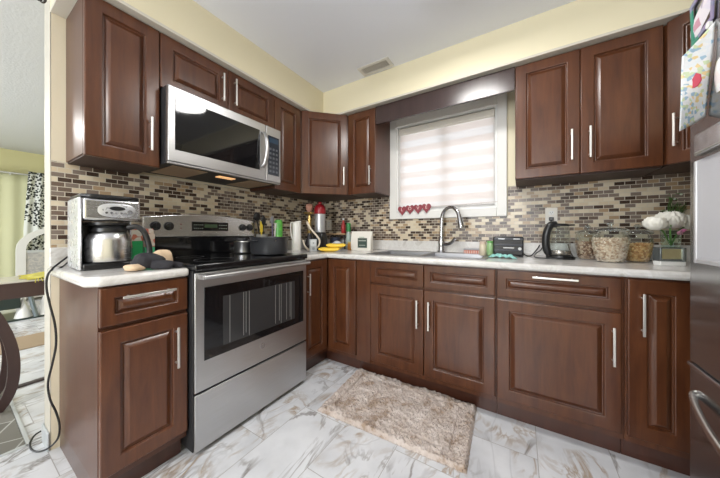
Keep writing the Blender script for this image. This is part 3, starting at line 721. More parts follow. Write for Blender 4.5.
# ------------------------------------------------------------------ hearts garland at the window
t = thing('heart_garland', 'row of four red hearts lettered with a word at the window bottom', 'garland', (1.13, -.03, 1.27))
RED = mat('heart_red', (.27, .040, .055), .5); PINKL = mat('heart_letter_cream', (.80, .58, .55), .5)
for i, ch in enumerate('LOVE'):
    hx = 1.040+i*.077; hz = 1.290+(.003 if i == 1 else 0)+i*.004
    pts = []
    for k in range(28):
        a = 2*PI*k/28
        pts.append((hx+.00255*16*math.sin(a)**3, hz+.0030*(13*math.cos(a)-5*math.cos(2*a)-2*math.cos(3*a)-math.cos(4*a))))
    h = MB().prism(pts, -.040, -.030, 'y').build('heart', RED, t, bevel=.002)
    text_mesh('letter', ch, PINKL, h, .040, .0008, basis(Vector((hx, -.0412, hz+.003))-Vector(h['_o']), (1, 0, 0), (0, 0, 1)))
MB().tube([(1.0, -.036, 1.300), (1.13, -.036, 1.305), (1.26, -.036, 1.312), (1.36, -.030, 1.312), (1.60, -.027, 1.316), (1.83, -.027, 1.322)], .0018, 6).build('string', mat('twine', (.55, .48, .42), .7), t)

# ------------------------------------------------------------------ coffee maker, carafe, mitts, packets
CS = steel('coffee_steel', .66, .25, (1, 1, 90)); SILV = mat('silver_plastic', (.62, .63, .66), .28, .55)
t = local('coffee_maker', 'silver and black drip coffee maker with a digital panel on the left worktop', 'coffee maker', (.262, -1.880, CT+.0008), -.04)
MB().box(-.13, .112, -.095, .102, 0, .030).build('base', BLACK, t, bevel=.008, seg=3)
MB().box(-.13, -.010, -.095, .095, .030, .215).build('back_column', BLACK, t, bevel=.004)
MB().box(-.13, -.03, .0955, .106, .003, .222).build('side_panel', SILV, t, bevel=.004)
MB().box(-.13, .106, -.107, -.0955, .003, .322).build('side_panel', SILV, t, bevel=.006, seg=3)
MB().box(-.12, .108, -.095, .106, .222, .322).build('brew_housing', CS, t, bevel=.012, seg=4)
MB().lathe([(.070, .197), (.078, .203), (.078, .2145)], (.03, 0), 24).build('filter_outlet', BLACK, t)
tp = MB()
tp.prism([(-.135, -.100), (.085, -.100), (.112, -.070), (.116, 0), (.112, .070), (.085, .106), (-.135, .106)], .3225, .340)
lid = tp.build('lid', BLACK, t, bevel=.007, seg=3)
sl = MB()
for i in range(6): sl.box(-.05+i*.02, -.038+i*.02, -.05, .05, .340, .343)
sl.build('vents', BLACKM, lid)
# oval control panel on the housing
ov = MB(); n = 36
def oval(x, y, z, a, b_, h, k=2.6): return [(x+h, y+a*math.copysign(abs(math.cos(2*PI*i/n))**(2/k), math.cos(2*PI*i/n)), z+b_*math.copysign(abs(math.sin(2*PI*i/n))**(2/k), math.sin(2*PI*i/n))) for i in range(n)]
ov.rings([oval(.108, .018, .270, .066, .032, 0), oval(.108, .018, .270, .066, .032, .003), oval(.108, .018, .270, .058, .026, .005)])
cpn = ov.build('control_panel', SILV, t, smooth=50)
MB().rings([oval(.113, .018, .279, .028, .010, 0, 2), oval(.113, .018, .279, .026, .009, .002, 2)]).build('badge', BLACK, cpn)
for i in range(5): MB().disc((.113, -.020+i*.017, .258), (1, 0, 0), .005, .003, 12).build('button', CHROME, cpn)
MB().disc((.113, .062, .264), (1, 0, 0), .010, .006, 16).build('dial', CHROME, cpn)
cpts = [(74, 252, 1.33), (66, 258, 1.29), (58, 264, 1.24), (52, 269, 1.21), (47.5, 276, 1.165), (46.5, 288, 1.15), (50, 305, 1.15), (55, 325, 1.15), (56, 345, 1.16), (52, 365, 1.18), (48, 383, 1.2), (50, 399, 1.22), (56, 412, 1.24), (59.5, 425, 1.25), (58, 438, 1.255), (50, 447, 1.27), (40, 451.5, 1.265), (32, 450, 1.275), (30, 444, 1.30), (34, 436, 1.345), (41, 431, 1.37)]
t2 = thing('power_cord', 'black cord hanging from the coffee maker down past the wall end to the floor', 'cord', (.19, -2.06, .85))
MB().tube(smoothpts([W3(*p) for p in cpts], 5), .0042, 8).build('cable', BLACK, t2)
e0 = smoothpts([W3(74, 252, 1.33), W3(68, 262, 1.3), W3(60, 268, 1.23), W3(52, 270.5, 1.205)], 5)
MB().tube(e0, .0036, 8).build('cable_tail', BLACK, t2)

t = local('coffee_carafe', 'stainless steel thermal carafe with black lid and handle inside the coffee maker', 'carafe', (.310, -1.880, CT+.0315), -.04)
MB().lathe([(.070, 0), (.083, .004), (.085, .015), (.085, .06), (.083, .10), (.078, .125), (.066, .140)], (0, 0), 32).build('body', CS, t, smooth=60)
MB().lathe([(.067, .1405), (.066, .156), (.055, .166), (.02, .170)], (0, 0), 28).build('lid', BLACK, t)
hpts = smoothpts([(.03, .058, .158), (.045, .090, .166), (.055, .115, .145), (.060, .130, .10), (.062, .138, .05), (.060, .136, .012)], 4)
MB().tube(hpts, .009, 10, ry=.013).build('handle', BLACK, t)

FAB_B = mat('mitt_black_cloth', (.022, .021, .026), .85); FAB_T = mat('mitt_tan_lining', (.62, .46, .31), .9)
def lump(mb, c, sx, sy, sz, rz=0, seed=0, n=20, m=12, amp=.12):
    r = random.Random(seed); ph = [r.uniform(0, 6) for _ in range(6)]
    rr = []
    for j in range(m+1):
        th = PI*j/m; q = []
        for i in range(n):
            a = 2*PI*i/n
            k = 1+amp*(math.sin(3*a+ph[0])*math.sin(th)+.6*math.sin(5*a+ph[1]+2*th)+.5*math.cos(4*th+ph[2]+a))*math.sin(th)
            x, y, z = sx*math.sin(th)*math.cos(a)*k, sy*math.sin(th)*math.sin(a)*k, -sz*math.cos(th)*k
            z = max(z, -sz*.62)
            if j in (0, m): x, y = 1e-5*math.cos(a), 1e-5*math.sin(a)
            q.append((c[0]+x*math.cos(rz)-y*math.sin(rz), c[1]+x*math.sin(rz)+y*math.cos(rz), c[2]+z))
        rr.append(q)
    return mb.rings(rr)
t = thing('oven_mitt', 'crumpled black oven mitt with tan cuff on the counter by the coffee maker', 'oven mitt', (.56, -1.84, CT), 'oven mitts')
m_ = MB(); lump(m_, (.530, -1.808, CT+.034), .062, .050, .042, .8, 1, amp=.18); lump(m_, (.585, -1.765, CT+.018), .045, .026, .024, 1.0, 5, amp=.2)
m_.build('mitt_body', FAB_B, t, smooth=80)
m_ = MB(); lump(m_, (.560, -1.862, CT+.014), .036, .024, .017, 1.0, 2, amp=.2); m_.build('cuff', FAB_T, t, smooth=80)
t = thing('oven_mitt', 'tan backed oven mitt heaped against the black one, nearest the range', 'oven mitt', (.48, -1.72, CT), 'oven mitts')
m_ = MB(); lump(m_, (.480, -1.735, CT+.040), .042, .028, .044, .9, 3, amp=.22); m_.build('mitt_body', FAB_T, t, smooth=80)
m_ = MB(); lump(m_, (.560, -1.712, CT+.012), .050, .030, .016, .3, 4); m_.build('cuff', FAB_B, t, smooth=80)
def carton(x, y, w, d, h, m1, m2, split, label, rz=0):
    t = local('food_packet', label, 'packet', (x, y, CT), rz)
    MB().box(-d/2, d/2, -w/2, w/2, 0, split).build('lower_band', m1, t, bevel=.003)
    MB().box(-d/2, d/2, -w/2, w/2, split, h*.85).prism([(-w/2, h*.85), (w/2, h*.85), (w/2-.003, h), (-w/2+.003, h)], -.004, .004, 'x').build('upper_band', m2, t, bevel=.003)
def patch(name, cols, sc, rough=.5):
    m, nt, b = nodemat(name); v = nt.nodes.new('ShaderNodeTexVoronoi'); v.inputs['Scale'].default_value = sc
    nt.links.new(coords(nt), v.inputs['Vector']); sp = nt.nodes.new('ShaderNodeSeparateColor'); nt.links.new(v.outputs['Color'], sp.inputs[0])
    st = [(i/len(cols), c) for i, c in enumerate(cols)]
    nt.links.new(ramp(nt, sp.outputs[0], st, 'CONSTANT'), b.inputs['Base Color']); b.inputs['Roughness'].default_value = rough; return m
GRN = mat('packet_green', (.03, .42, .13), .45); REDP = patch('packet_red_print', [(.55, .10, .07), (.70, .55, .45), (.62, .2, .12), (.75, .7, .6)], 40)
carton(.095, -1.712, .055, .04, .215, GRN, REDP, .120, 'green and red printed packet standing behind the coffee maker handle')
carton(.255, -1.704, .044, .03, .190, mat('cup_green', (.08, .50, .25), .4), patch('packet_pale_print', [(.75, .68, .6), (.6, .15, .1), (.7, .6, .5)], 45), .090, 'pale red printed packet with a mint green foot, nearest the range')

# ------------------------------------------------------------------ on the range
CZ = .9295
t = local('roasting_pot', 'large dark speckled enamel pot on the front right burner', 'pot', (.475, -1.085, CZ), 0)
ENA = mat('dark_enamel', (.035, .036, .04), .30)
MB().lathe([(.100, 0), (.118, .006), (.124, .03), (.127, .112), (.131, .117), (.131, .120), (.125, .120), (.121, .108), (.117, .02), (.09, .008)], (0, 0), 40, sx=1.08, sy=.95).build('pot_body', ENA, t, smooth=50)
for s_ in (-1, 1):
    MB().tube(smoothpts([(s_*-.03, s_*.120, .095), (s_*-.03, s_*.148, .098), (s_*.03, s_*.148, .098), (s_*.03, s_*.120, .095)], 5), .005, 8).build('pot_handle', ENA, t)
MB().disc((.128, -.055, .098), (1, -.3, 0), .005, .006, 10).build('rivet', CHROME, t)
MB().lathe([(.118, .085), (.11, .095), (.05, .102), (.01, .104)], (0, 0), 28, sx=1.05, sy=.92).build('contents', mat('stew_brown', (.16, .11, .05), .5), t)
t = local('saucepan', 'small steel saucepan on the rear burner left of the dark pot', 'pot', (.235, -1.115, CZ), 0)
MB().lathe([(.062, 0), (.068, .004), (.070, .012), (.070, .082), (.073, .085), (.069, .085), (.066, .08), (.066, .01), (.05, .006)], (0, 0), 32).build('pan_body', steel('pan_steel', .72, .3), t, smooth=50)
MB().tube([(-.066, .01, .070), (-.10, .02, .078), (-.145, .03, .082)], .007, 8).build('pan_handle', BLACK, t)

# ------------------------------------------------------------------ utensils and jars beside the range
def stick(name, label, cat, pts, r, m, head=None, hm=None):
    t = thing(name, label, cat, tuple(pts[0]), 'kitchen utensils beside the range')
    MB().tube(smoothpts(pts, 4), r, 8).build('shaft', m, t)
    if head: head.build('head', hm or m, t, smooth=60)
    return t
t = thing('utensil_crock', 'glass crock of kitchen utensils standing behind the dark pot', 'utensil holder', (.10, -.865, CT))
MB().lathe([(.045, CT+.001), (.048, CT+.01), (.048, CT+.15), (.050, CT+.155), (.046, CT+.155), (.044, CT+.012), (.03, CT+.008)], (.10, -.860), 28).build('crock_body', mat('crock_gray', (.30, .29, .27), .3), t, smooth=50)
h = MB().ball((.075, -.888, 1.215), .038, 14, 9, (.35, .9, 1))
stick('serving_spoon', 'black slotted spoon standing in the crock', 'utensil', [(.10, -.862, .93), (.085, -.88, 1.10), (.076, -.888, 1.18)], .006, BLACK, h)
h = MB().ball((.135, -.872, 1.180), .034, 14, 9, (.3, .75, 1.25))
stick('ladle', 'black ladle leaning right in the crock', 'utensil', [(.11, -.858, .93), (.125, -.868, 1.08), (.134, -.872, 1.15)], .006, BLACK, h)
YEL = mat('utensil_yellow', (.75, .55, .04), .4)
h = MB().box(.135, .139, -.905, -.880, 1.085, 1.175)
stick('spatula', 'yellow spatula standing in front of the black spoons', 'utensil', [(.12, -.868, .93), (.13, -.885, 1.04), (.136, -.892, 1.09)], .006, YEL, h)
h = MB().ball((.125, -.800, 1.195), .030, 14, 9, (.4, .8, 1.3))
t = thing('knife_caddy', 'dark round caddy between the crock and the green tin', 'utensil holder', (.12, -.77, CT))
MB().lathe([(.030, CT+.001), (.033, CT+.01), (.035, CT+.135), (.031, CT+.135), (.029, CT+.02)], (.125, -.765), 24).build('caddy_body', mat('caddy_gray', (.12, .12, .13), .4), t, smooth=50)
h = MB().ball((.125, -.772, 1.190), .026, 14, 9, (.4, .75, 1.4))
stick('whisk', 'gray violet headed utensil standing in the dark caddy', 'utensil', [(.125, -.765, .93), (.125, -.768, 1.08), (.125, -.772, 1.16)], .006, mat('utensil_violet', (.12, .10, .18), .4), h, mat('utensil_gray', (.20, .20, .22), .35))
h = MB().box(.149, .153, -.768, -.748, 1.12, 1.165)
stick('knife', 'white handled knife standing in the dark caddy', 'utensil', [(.135, -.760, .93), (.146, -.758, 1.08), (.150, -.758, 1.13)], .006, mat('knife_white', (.7, .68, .64), .4), h)
t = thing('drink_can', 'tall bright green can behind the right end of the dark pot', 'can', (.140, -.715, CT))
cm = MB().lathe([(.028, CT+.001), (.033, CT+.006), (.035, CT+.02), (.035, CT+.262), (.030, CT+.274), (.028, CT+.276)], (.140, -.715), 28).build('can_body', patch('can_green_print', [(.10, .42, .05), (.16, .50, .06), (.08, .35, .06), (.45, .60, .15), (.12, .45, .06)], 25, .3), t, smooth=50)
MB().lathe([(.031, CT+.2765), (.031, CT+.281), (.005, CT+.281)], (.140, -.715), 24).build('can_lid', mat('can_lid_green', (.12, .55, .12), .35), t)

t = local('pitcher', 'tall white pitcher with slanted rim in the corner beside the range', 'pitcher', (.222, -.575, CT), 0)
PW = mat('pitcher_white', (.82, .80, .76), .35)
n = 28
prof = [(.040, 0), (.043, .006), (.042, .10), (.040, .20), (.042, .268)]
rr = [[(r*math.cos(2*PI*i/n), r*math.sin(2*PI*i/n), z+(.012*math.sin(2*PI*i/n) if z > .25 else 0)) for i in range(n)] for r, z in prof]
rr += [[(.038*math.cos(2*PI*i/n), .038*math.sin(2*PI*i/n), .265+.012*math.sin(2*PI*i/n)) for i in range(n)], [(.034*math.cos(2*PI*i/n), .034*math.sin(2*PI*i/n), .05) for i in range(n)]]
MB().rings(rr).build('pitcher_body', PW, t, smooth=50)
MB().tube(smoothpts([(-.005, -.040, .262), (-.008, -.062, .255), (-.008, -.066, .20), (-.004, -.058, .13), (0, -.042, .10)], 4), .005, 8).build('handle', PW, t)

# hookah
t = thing('hookah', 'brass stemmed water pipe with a clay bowl and looping cream hose in the corner', 'water pipe', (.207, -.388, CT))
hx, hy = .207, -.388
BR = mat('brass', (.62, .42, .16), .28, .9)
MB().lathe([(.036, CT+.001), (.044, CT+.01), (.046, CT+.05), (.034, CT+.10), (.022, CT+.14), (.018, CT+.16)], (hx, hy), 28).build('water_vase', mat('vase_dark_glass', (.05, .045, .05), .12), t, smooth=50)
MB().lathe([(.019, CT+.161), (.026, CT+.17), (.017, CT+.20), (.025, CT+.23), (.016, CT+.26), (.024, CT+.30), (.014, CT+.33), (.018, CT+.345)], (hx, hy), 20).build('stem', BR, t, smooth=60)
MB().lathe([(.012, CT+.3455), (.055, CT+.352), (.062, CT+.366), (.058, CT+.368), (.045, CT+.358), (.012, CT+.356)], (hx, hy), 30).build('tray', BR, t, smooth=50)
MB().lathe([(.014, CT+.3565), (.018, CT+.375), (.034, CT+.40), (.037, CT+.43), (.030, CT+.447), (.016, CT+.452)], (hx, hy), 24).build('bowl', mat('clay_pink', (.60, .30, .22), .7), t, smooth=50)
hose = [(hx+.01, hy-.01, CT+.19)]+[tuple(W3(*p)) for p in ((307, 222, 2.42), (311, 229, 2.40), (316, 235, 2.38), (319.5, 240, 2.37), (319, 245, 2.36), (315.5, 248.5, 2.35), (309, 249.5, 2.36), (305, 246, 2.37), (303, 240, 2.38))]
MB().tube(smoothpts(hose, 6), .0085, 8).build('hose', mat('hose_cream', (.72, .62, .50), .5), t)
t = local('desk_clock', 'small gray upright clock standing on the counter in front of the hose loop', 'clock', (.405, -.555, CT), -.62)
MB().box(-.012, .012, -.031, .031, 0, .110).build('clock_body', mat('clock_gray', (.52, .54, .56), .35), t, bevel=.004)
MB().box(.012, .0135, -.023, .023, .050, .100).build('clock_face', mat('clock_face', (.70, .72, .74), .3), t)
MB().disc((.0135, 0, .027), (1, 0, 0), .013, .002, 20).disc((.0136, 0, .076), (1, 0, 0), .006, .002, 14).build('dial', mat('clock_dial', (.30, .32, .34), .3), t)

t = thing('canister', 'tall silver cylinder with red domed lid and black base in the far corner', 'canister', (.312, -.352, CT))
x, y = .312, -.352
MB().lathe([(.070, CT+.001), (.074, CT+.006), (.072, CT+.12), (.060, CT+.165), (.052, CT+.172)], (x, y), 32).build('base', BLACK, t, smooth=50)
MB().lathe([(.052, CT+.1725), (.053, CT+.18), (.053, CT+.345), (.052, CT+.35)], (x, y), 32).build('cylinder', mat('canister_silver', (.50, .51, .53), .3, .6), t, smooth=50)
MB().lathe([(.054, CT+.3505), (.057, CT+.36), (.056, CT+.405), (.044, CT+.432), (.024, CT+.446), (.016, CT+.449), (.018, CT+.462), (.010, CT+.470)], (x, y), 32).build('lid', mat('canister_red', (.30, .010, .018), .3), t, smooth=60)
MB().tube(smoothpts([(x+.05, y-.055, CT+.15), (x+.07, y-.075, CT+.12), (x+.072, y-.078, CT+.06), (x+.058, y-.062, CT+.03)], 4), .008, 8).build('handle', BLACK, t)

# bananas
BAN = mat('banana_yellow', (.86, .58, .05), .45); STEMC = mat('banana_stem', (.30, .24, .06), .6)
t = local('banana_bunch', 'bunch of yellow bananas on the counter in the corner', 'bananas', (.565, -.455, CT), .55)
for i, (dy, dz, L, bend) in enumerate(((-.045, .019, .092, .030), (-.012, .020, .098, .034), (.026, .020, .095, .030), (-.025, .052, .085, .024), (.010, .054, .090, .026))):
    pts = []; rs = []
    for k in range(13):
        s = k/12*2-1
        pts.append((L*s+(-.040 if dz < .03 else .018), dy+bend*(1-s*s)*.9-.02, dz+.006*s*s))
        rs.append(max(.003, .0175*(1-abs(s)**5*.82)))
    bo = MB().tube(pts, rs, 10).build('banana', BAN, t, smooth=60)
    MB().tube([(pts[-1][0]-.002, dy-.02, dz+.006), (pts[-1][0]+.010, dy-.03+(0-dy)*.3, dz+.012)], .004, 6).build('banana_tip', STEMC, bo)

# little rack with bottles behind the bananas
t = thing('counter_rack', 'small wooden rack in the corner behind the bananas', 'rack', (.34, -.09, CT))
MB().box(.205, .470, -.150, -.030, 1.060, 1.072).build('shelf', mat('rack_wood', (.55, .36, .20), .5), t, bevel=.002)
for xx in (.215, .460):
    for yy_ in (-.142, -.038): MB().box(xx-.005, xx+.005, yy_-.005, yy_+.005, CT+.001, 1.060).build('leg', BLACKM, t)
def bottle(name, label, cat, x, y, z, r, h, mb_, mc, neck=.4, cap=.14, group=None):
    t = thing(name, label, cat, (x, y, z), group)
    b0 = h*(1-cap)
    MB().lathe([(r*.9, z+.0008), (r, z+.004), (r, z+b0*(.62)), (r*neck*1.2, z+b0*.85), (r*neck, z+b0)], (x, y), 20).build('bottle_body', mb_, t, smooth=50)
    MB().lathe([(r*neck*1.15, z+b0+.0005), (r*neck*1.15, z+h*.985), (r*neck*.8, z+h)], (x, y), 16).build('cap', mc, t)
    return t
SAUCE = mat('sauce_red', (.40, .03, .03), .3)
bottle('sauce_bottle', 'red sauce bottle with white cap standing on the small rack', 'bottle', .405, -.09, 1.0725, .023, .160, SAUCE, WHITEP, .45)
bottle('sauce_bottle', 'pale bottle with dark green neck to the right of the small rack', 'bottle', .512, -.150, CT, .026, .265, mat('bottle_gray_green', (.38, .46, .42), .25), mat('bottle_green_cap', (.03, .22, .06), .4), .75, .33)
t = thing('bowl', 'white bowl with blue rim tipped behind the bananas', 'bowl', (.42, -.22, CT))
MB().lathe([(.022, CT+.001), (.025, CT+.006), (.050, CT+.05), (.055, CT+.068), (.052, CT+.068), (.045, CT+.05), (.02, CT+.012)], (.42, -.22), 28).build('bowl_body', mat('bowl_blue_white', (.55, .62, .75), .25), t, smooth=50)
MB().ball((.42, -.22, CT+.064), .040, 18, 10, (1, 1, .6)).build('bowl_cover', mat('bowl_cover_white', (.80, .82, .85), .35), t, smooth=60)
t = thing('storage_tub', 'dark lidded tub under the small rack', 'tub', (.30, -.10, CT))
MB().lathe([(.050, CT+.001), (.055, CT+.008), (.055, CT+.10), (.057, CT+.105), (.057, CT+.118), (.045, CT+.122)], (.30, -.095), 28).build('tub_body', mat('tub_navy', (.05, .06, .10), .4), t, smooth=50)
t = thing('spice_jar', 'orange spice jar between the bananas and the white bag', 'jar', (.575, -.215, CT))
MB().lathe([(.024, CT+.001), (.026, CT+.005), (.026, CT+.062), (.020, CT+.066)], (.575, -.215), 22).build('jar_body', mat('spice_orange', (.60, .26, .05), .35), t, smooth=50)
MB().lathe([(.022, CT+.0665), (.022, CT+.080)], (.575, -.215), 20).build('jar_lid', mat('jar_lid_gold', (.55, .42, .12), .35), t)
# white bag with a dark label
t = local('food_bag', 'white paper bag with a dark green label standing left of the sink', 'bag', (.722, -.235, CT), .10)
def bagring(z, w, d): return [(-w/2, -d/2, z), (-w/2*.6, -d/2*1.15, z), (w/2*.6, -d/2*1.15, z), (w/2, -d/2, z), (w/2, d/2, z), (-w/2, d/2, z)]
MB().rings([bagring(0.001, .192, .055), bagring(.02, .202, .066), bagring(.10, .204, .060), bagring(.150, .208, .030), bagring(.172, .212, .010), bagring(.180, .212, .008)]).build('bag_body', mat('bag_paper_white', (.78, .75, .68), .55), t, smooth=40)
def lab(u, v): return (-.030+.072*u, -.0395+(.004*v), .028+.085*v)
MB().box(-.024, .068, -.0412, -.0370, .030, .118).build('label', mat('label_dark_green', (.045, .075, .06), .35), t)
MB().box(-.016, .060, -.0418, -.0412, .090, .100).box(-.010, .052, -.0418, -.0412, .050, .056).build('label_print', mat('label_print_gray', (.40, .42, .38), .4), t)
MB().box(-.012, .040, -.0362, -.0352, .124, .128).build('printed_line', mat('print_green', (.15, .35, .22), .5), t)

# ------------------------------------------------------------------ right of the faucet
t = thing('soap_dish', 'red and white striped sponge tray lying right of the faucet', 'sponge tray', (1.660, -.095, CT))
MB().box(1.600, 1.722, -.125, -.068, CT+.001, CT+.030).build('tray', mat('sponge_tray_red', (.62, .22, .16), .5), t, bevel=.003)
st = MB()
for i in range(7): st.box(1.606+i*.0165, 1.612+i*.0165, -.1262, -.1250, CT+.004, CT+.027)
st.build('stripes', mat('stripe_pale', (.78, .60, .52), .5), t)
MB().box(1.597, 1.725, -.122, -.070, CT+.0305, CT+.044).build('sponge', mat('sponge_gray', (.42, .42, .44), .8), t, bevel=.004)
bottle('lotion_bottle', 'beige squeeze bottle standing right of the sponge tray', 'bottle', 1.748, -.215, CT, .024, .104, mat('lotion_beige', (.76, .66, .50), .4), mat('lotion_cap', (.70, .55, .44), .4), .85, .2)
bottle('soap_bottle', 'pale green dish soap bottle beside the black toaster', 'bottle', 1.795, -.205, CT, .023, .108, mat('soap_green', (.32, .52, .25), .3), mat('soap_cap', (.15, .45, .12), .4), .8, .12)
t = local('toaster', 'black toaster with ribbed front standing behind the teal cloth', 'toaster', (1.905, -.190, CT), .10)
MB().box(-.092, .092, -.055, .055, .008, .140).build('toaster_body', BLACK, t, bevel=.010, seg=3)
r_ = MB()
for z_ in (.040, .078, .118): r_.box(-.088, .088, -.0585, -.055, z_, z_+.012)
r_.build('rib', mat('toaster_rib', (.05, .055, .07), .25), t, bevel=.002)
MB().box(-.070, .070, -.018, -.008, .1385, .1415).box(-.070, .070, .008, .018, .1385, .1415).build('slot', mat('slot_dark', (.1, .1, .1), .3, .8), t)
MB().box(-.088, -.068, .0, .02, .0005, .008).box(.068, .088, 0, .02, .0005, .008).box(-.088, -.068, -.05, -.03, .0005, .008).box(.068, .088, -.05, -.03, .0005, .008).build('feet', BLACKM, t)
MB().box(-.060, -.022, -.0592, -.058, .122, .128).box(.03, .068, -.0592, -.058, .122, .128).box(-.03, .035, -.0572, -.055, .060, .066).build('trim_mark', mat('toaster_silver', (.55, .56, .58), .3, .5), t)
MB().disc((.068, -.055, .058), (0, -1, 0), .010, .008, 18).build('dial', mat('toaster_dial', (.65, .66, .66), .3), t)
TEAL = mat('teal_cloth', (.27, .56, .52), .9)
rc = random.Random(11)
def clothf(u, v):
    x = 1.800+.160*u; y = -.395+.075*v+.02*math.sin(5*u)
    return (x+.004*math.sin(9*v), y, CT+.004+.013*abs(math.sin(7*u+3*v))*min(1, 6*min(u, 1-u))*min(1, 5*min(v, 1-v))+.010*abs(math.sin(13*u-4*v+1))*min(1, 6*min(u, 1-u)))
solo('dish_cloth', MB().grid(clothf, 36, 16), TEAL, 'crumpled teal cloth lying in front of the black toaster', 'cloth', (1.885, -.36, CT), solid=.003, smooth=70, fix=False)

# kettle
kx, ky = 2.200, -.175
t = thing('electric_kettle', 'clear glass electric kettle with a black handle on its black base', 'kettle', (kx, ky, CT))
MB().lathe([(.072, CT+.001), (.074, CT+.005), (.072, CT+.016), (.062, CT+.020)], (kx, ky), 32).build('power_base', BLACK, t, smooth=50)
MB().lathe([(.056, CT+.0205), (.060, CT+.024), (.060, CT+.050), (.058, CT+.053)], (kx, ky), 32).build('steel_band', mat('kettle_band', (.35, .33, .30), .25, .8), t, smooth=50)
MB().lathe([(.0578, CT+.0535), (.059, CT+.08), (.057, CT+.13), (.050, CT+.210)], (kx, ky), 36, False, False).build('glass_body', GLASS, t, smooth=60, fix=False)
MB().lathe([(.051, CT+.2105), (.052, CT+.220), (.046, CT+.225), (.01, CT+.228)], (kx, ky), 28).build('lid', BLACK, t, smooth=50)
MB().prism([(kx+.040, ky+.015), (kx+.040, ky-.022), (kx+.080, ky-.010)], CT+.212, CT+.222).build('spout', BLACK, t, bevel=.003)
hpts = smoothpts([(kx-.020, ky-.020, CT+.222), (kx-.050, ky-.030, CT+.216), (kx-.070, ky-.036, CT+.170), (kx-.076, ky-.036, CT+.10), (kx-.068, ky-.032, CT+.05), (kx-.056, ky-.026, CT+.030)], 5)
MB().tube(hpts, .022, 14, ry=.022).build('handle', BLACK, t, smooth=60)
t = thing('power_cord', 'black cord looping around the kettle base from the wall outlet', 'cord', (2.1, -.15, CT))
cz = CT+.005
lp = [(2.255, -.020, 1.18), (2.262, -.05, 1.10), (2.27, -.06, 1.0), (2.272, -.09, cz+.01), (2.25, -.275, cz), (2.16, -.30, cz), (2.08, -.26, cz), (2.05, -.20, cz), (2.07, -.13, cz+.02), (2.09, -.085, cz+.04), (2.06, -.07, cz+.03)]
lp = [(2.262, -.035, 1.0), (2.268, -.06, .96), (2.272, -.13, cz+.012), (2.27, -.23, cz), (2.21, -.285, cz), (2.12, -.275, cz), (2.065, -.215, cz), (2.075, -.12, cz+.018), (2.115, -.045, cz+.055), (2.150, -.034, 1.10), (2.168, -.030, 1.165)]
MB().tube(smoothpts(lp, 6), .0038, 8).build('cable', BLACK, t, smooth=60)
MB().box(2.155, 2.183, -.036, -.0152, 1.165, 1.190).build('plug', BLACK, t, bevel=.004)
t = thing('power_cord', 'black cord running along the counter from the toaster to the kettle', 'cord', (2.03, -.12, CT))
MB().tube(smoothpts([(1.99, -.115, CT+.03), (2.02, -.125, cz), (2.05, -.10, cz+.002), (2.085, -.055, cz+.045), (2.10, -.032, .99)], 6), .0038, 8).build('cable', BLACK, t, smooth=60)

# jars
def cookie_jar(x, y, r, h, label, cols, fill, seed, group='glass cookie jars on the counter'):
    t = thing('cookie_jar', label, 'jar', (x, y, CT), group)
    z = CT+.001
    prof = [(r*.62, z), (r*.72, z+.004), (r*.88, z+h*.25), (r*.99, z+h*.55), (r, z+h*.72), (r*.93, z+h*.90), (r*.88, z+h)]
    MB().lathe(prof, (x, y), 40, True, False).build('jar_glass', GLASS, t, smooth=60, fix=False)
    l = MB().lathe([(r*.97, z+h+.001), (r*1.0, z+h+.005), (r*.97, z+h+.013), (r*.70, z+h+.022), (r*.2, z+h+.028)], (x, y), 36).build('lid', LIDG, t, smooth=60)
    MB().lathe([(.008, z+h+.0285), (.007, z+h+.033), (.015, z+h+.041), (.016, z+h+.048), (.008, z+h+.055)], (x, y), 18).build('knob', LIDG, l, smooth=60)
    rn = random.Random(seed); mb = MB()
    def rad(q):
        for (a, za), (b2, zb) in zip(prof, prof[1:]):
            if za <= q <= zb: return a+(b2-a)*(q-za)/(zb-za)
        return r*.7
    top = z+h*fill
    core = [(rad(z+.004)*.80, z+.002)]+[(rad(q)-.010, q) for q in (z+h*.15, z+h*.3, z+h*.5, top-.012)]
    mb.lathe(core, (x, y), 24)
    N = 900
    for i in range(N):
        if i < N*.82:
            q = z+.006+(top-z-.006)*rn.random(); R_ = rad(q)-.006; a = rn.random()*2*PI
            c_ = (x+R_*math.cos(a), y+R_*math.sin(a), q)
        else:
            a = rn.random()*2*PI; R_ = (rad(top)-.008)*math.sqrt(rn.random()); c_ = (x+R_*math.cos(a), y+R_*math.sin(a), top-.008+rn.uniform(-.003, .004))
        ro = Matrix.Rotation(rn.uniform(0, 6), 3, 'X') @ Matrix.Rotation(rn.uniform(0, 6), 3, 'Z')
        mb.ball(c_, .0052, 6, 4, (1.4, .85, .7), ro)
    m = patch('snack_'+str(seed), cols, 95, .55)
    o = mb.build('jar_contents', m, t, smooth=60, fix=False); o['kind'] = 'stuff'
cookie_jar(2.420, -.290, .080, .172, 'largest glass jar, full of pale seeds, at the front', [(.66, .50, .36), (.80, .68, .54), (.50, .34, .23), (.74, .60, .46)], .80, 1)
cookie_jar(2.560, -.180, .066, .160, 'glass jar of orange-brown cereal to the right of the large jar', [(.62, .34, .13), (.74, .47, .20), (.48, .24, .09), (.80, .58, .30)], .66, 2)
cookie_jar(2.345, -.150, .064, .160, 'glass jar of dark brown nuts standing behind the large jar', [(.30, .18, .11), (.45, .31, .21), (.20, .11, .07), (.60, .47, .35)], .70, 3)

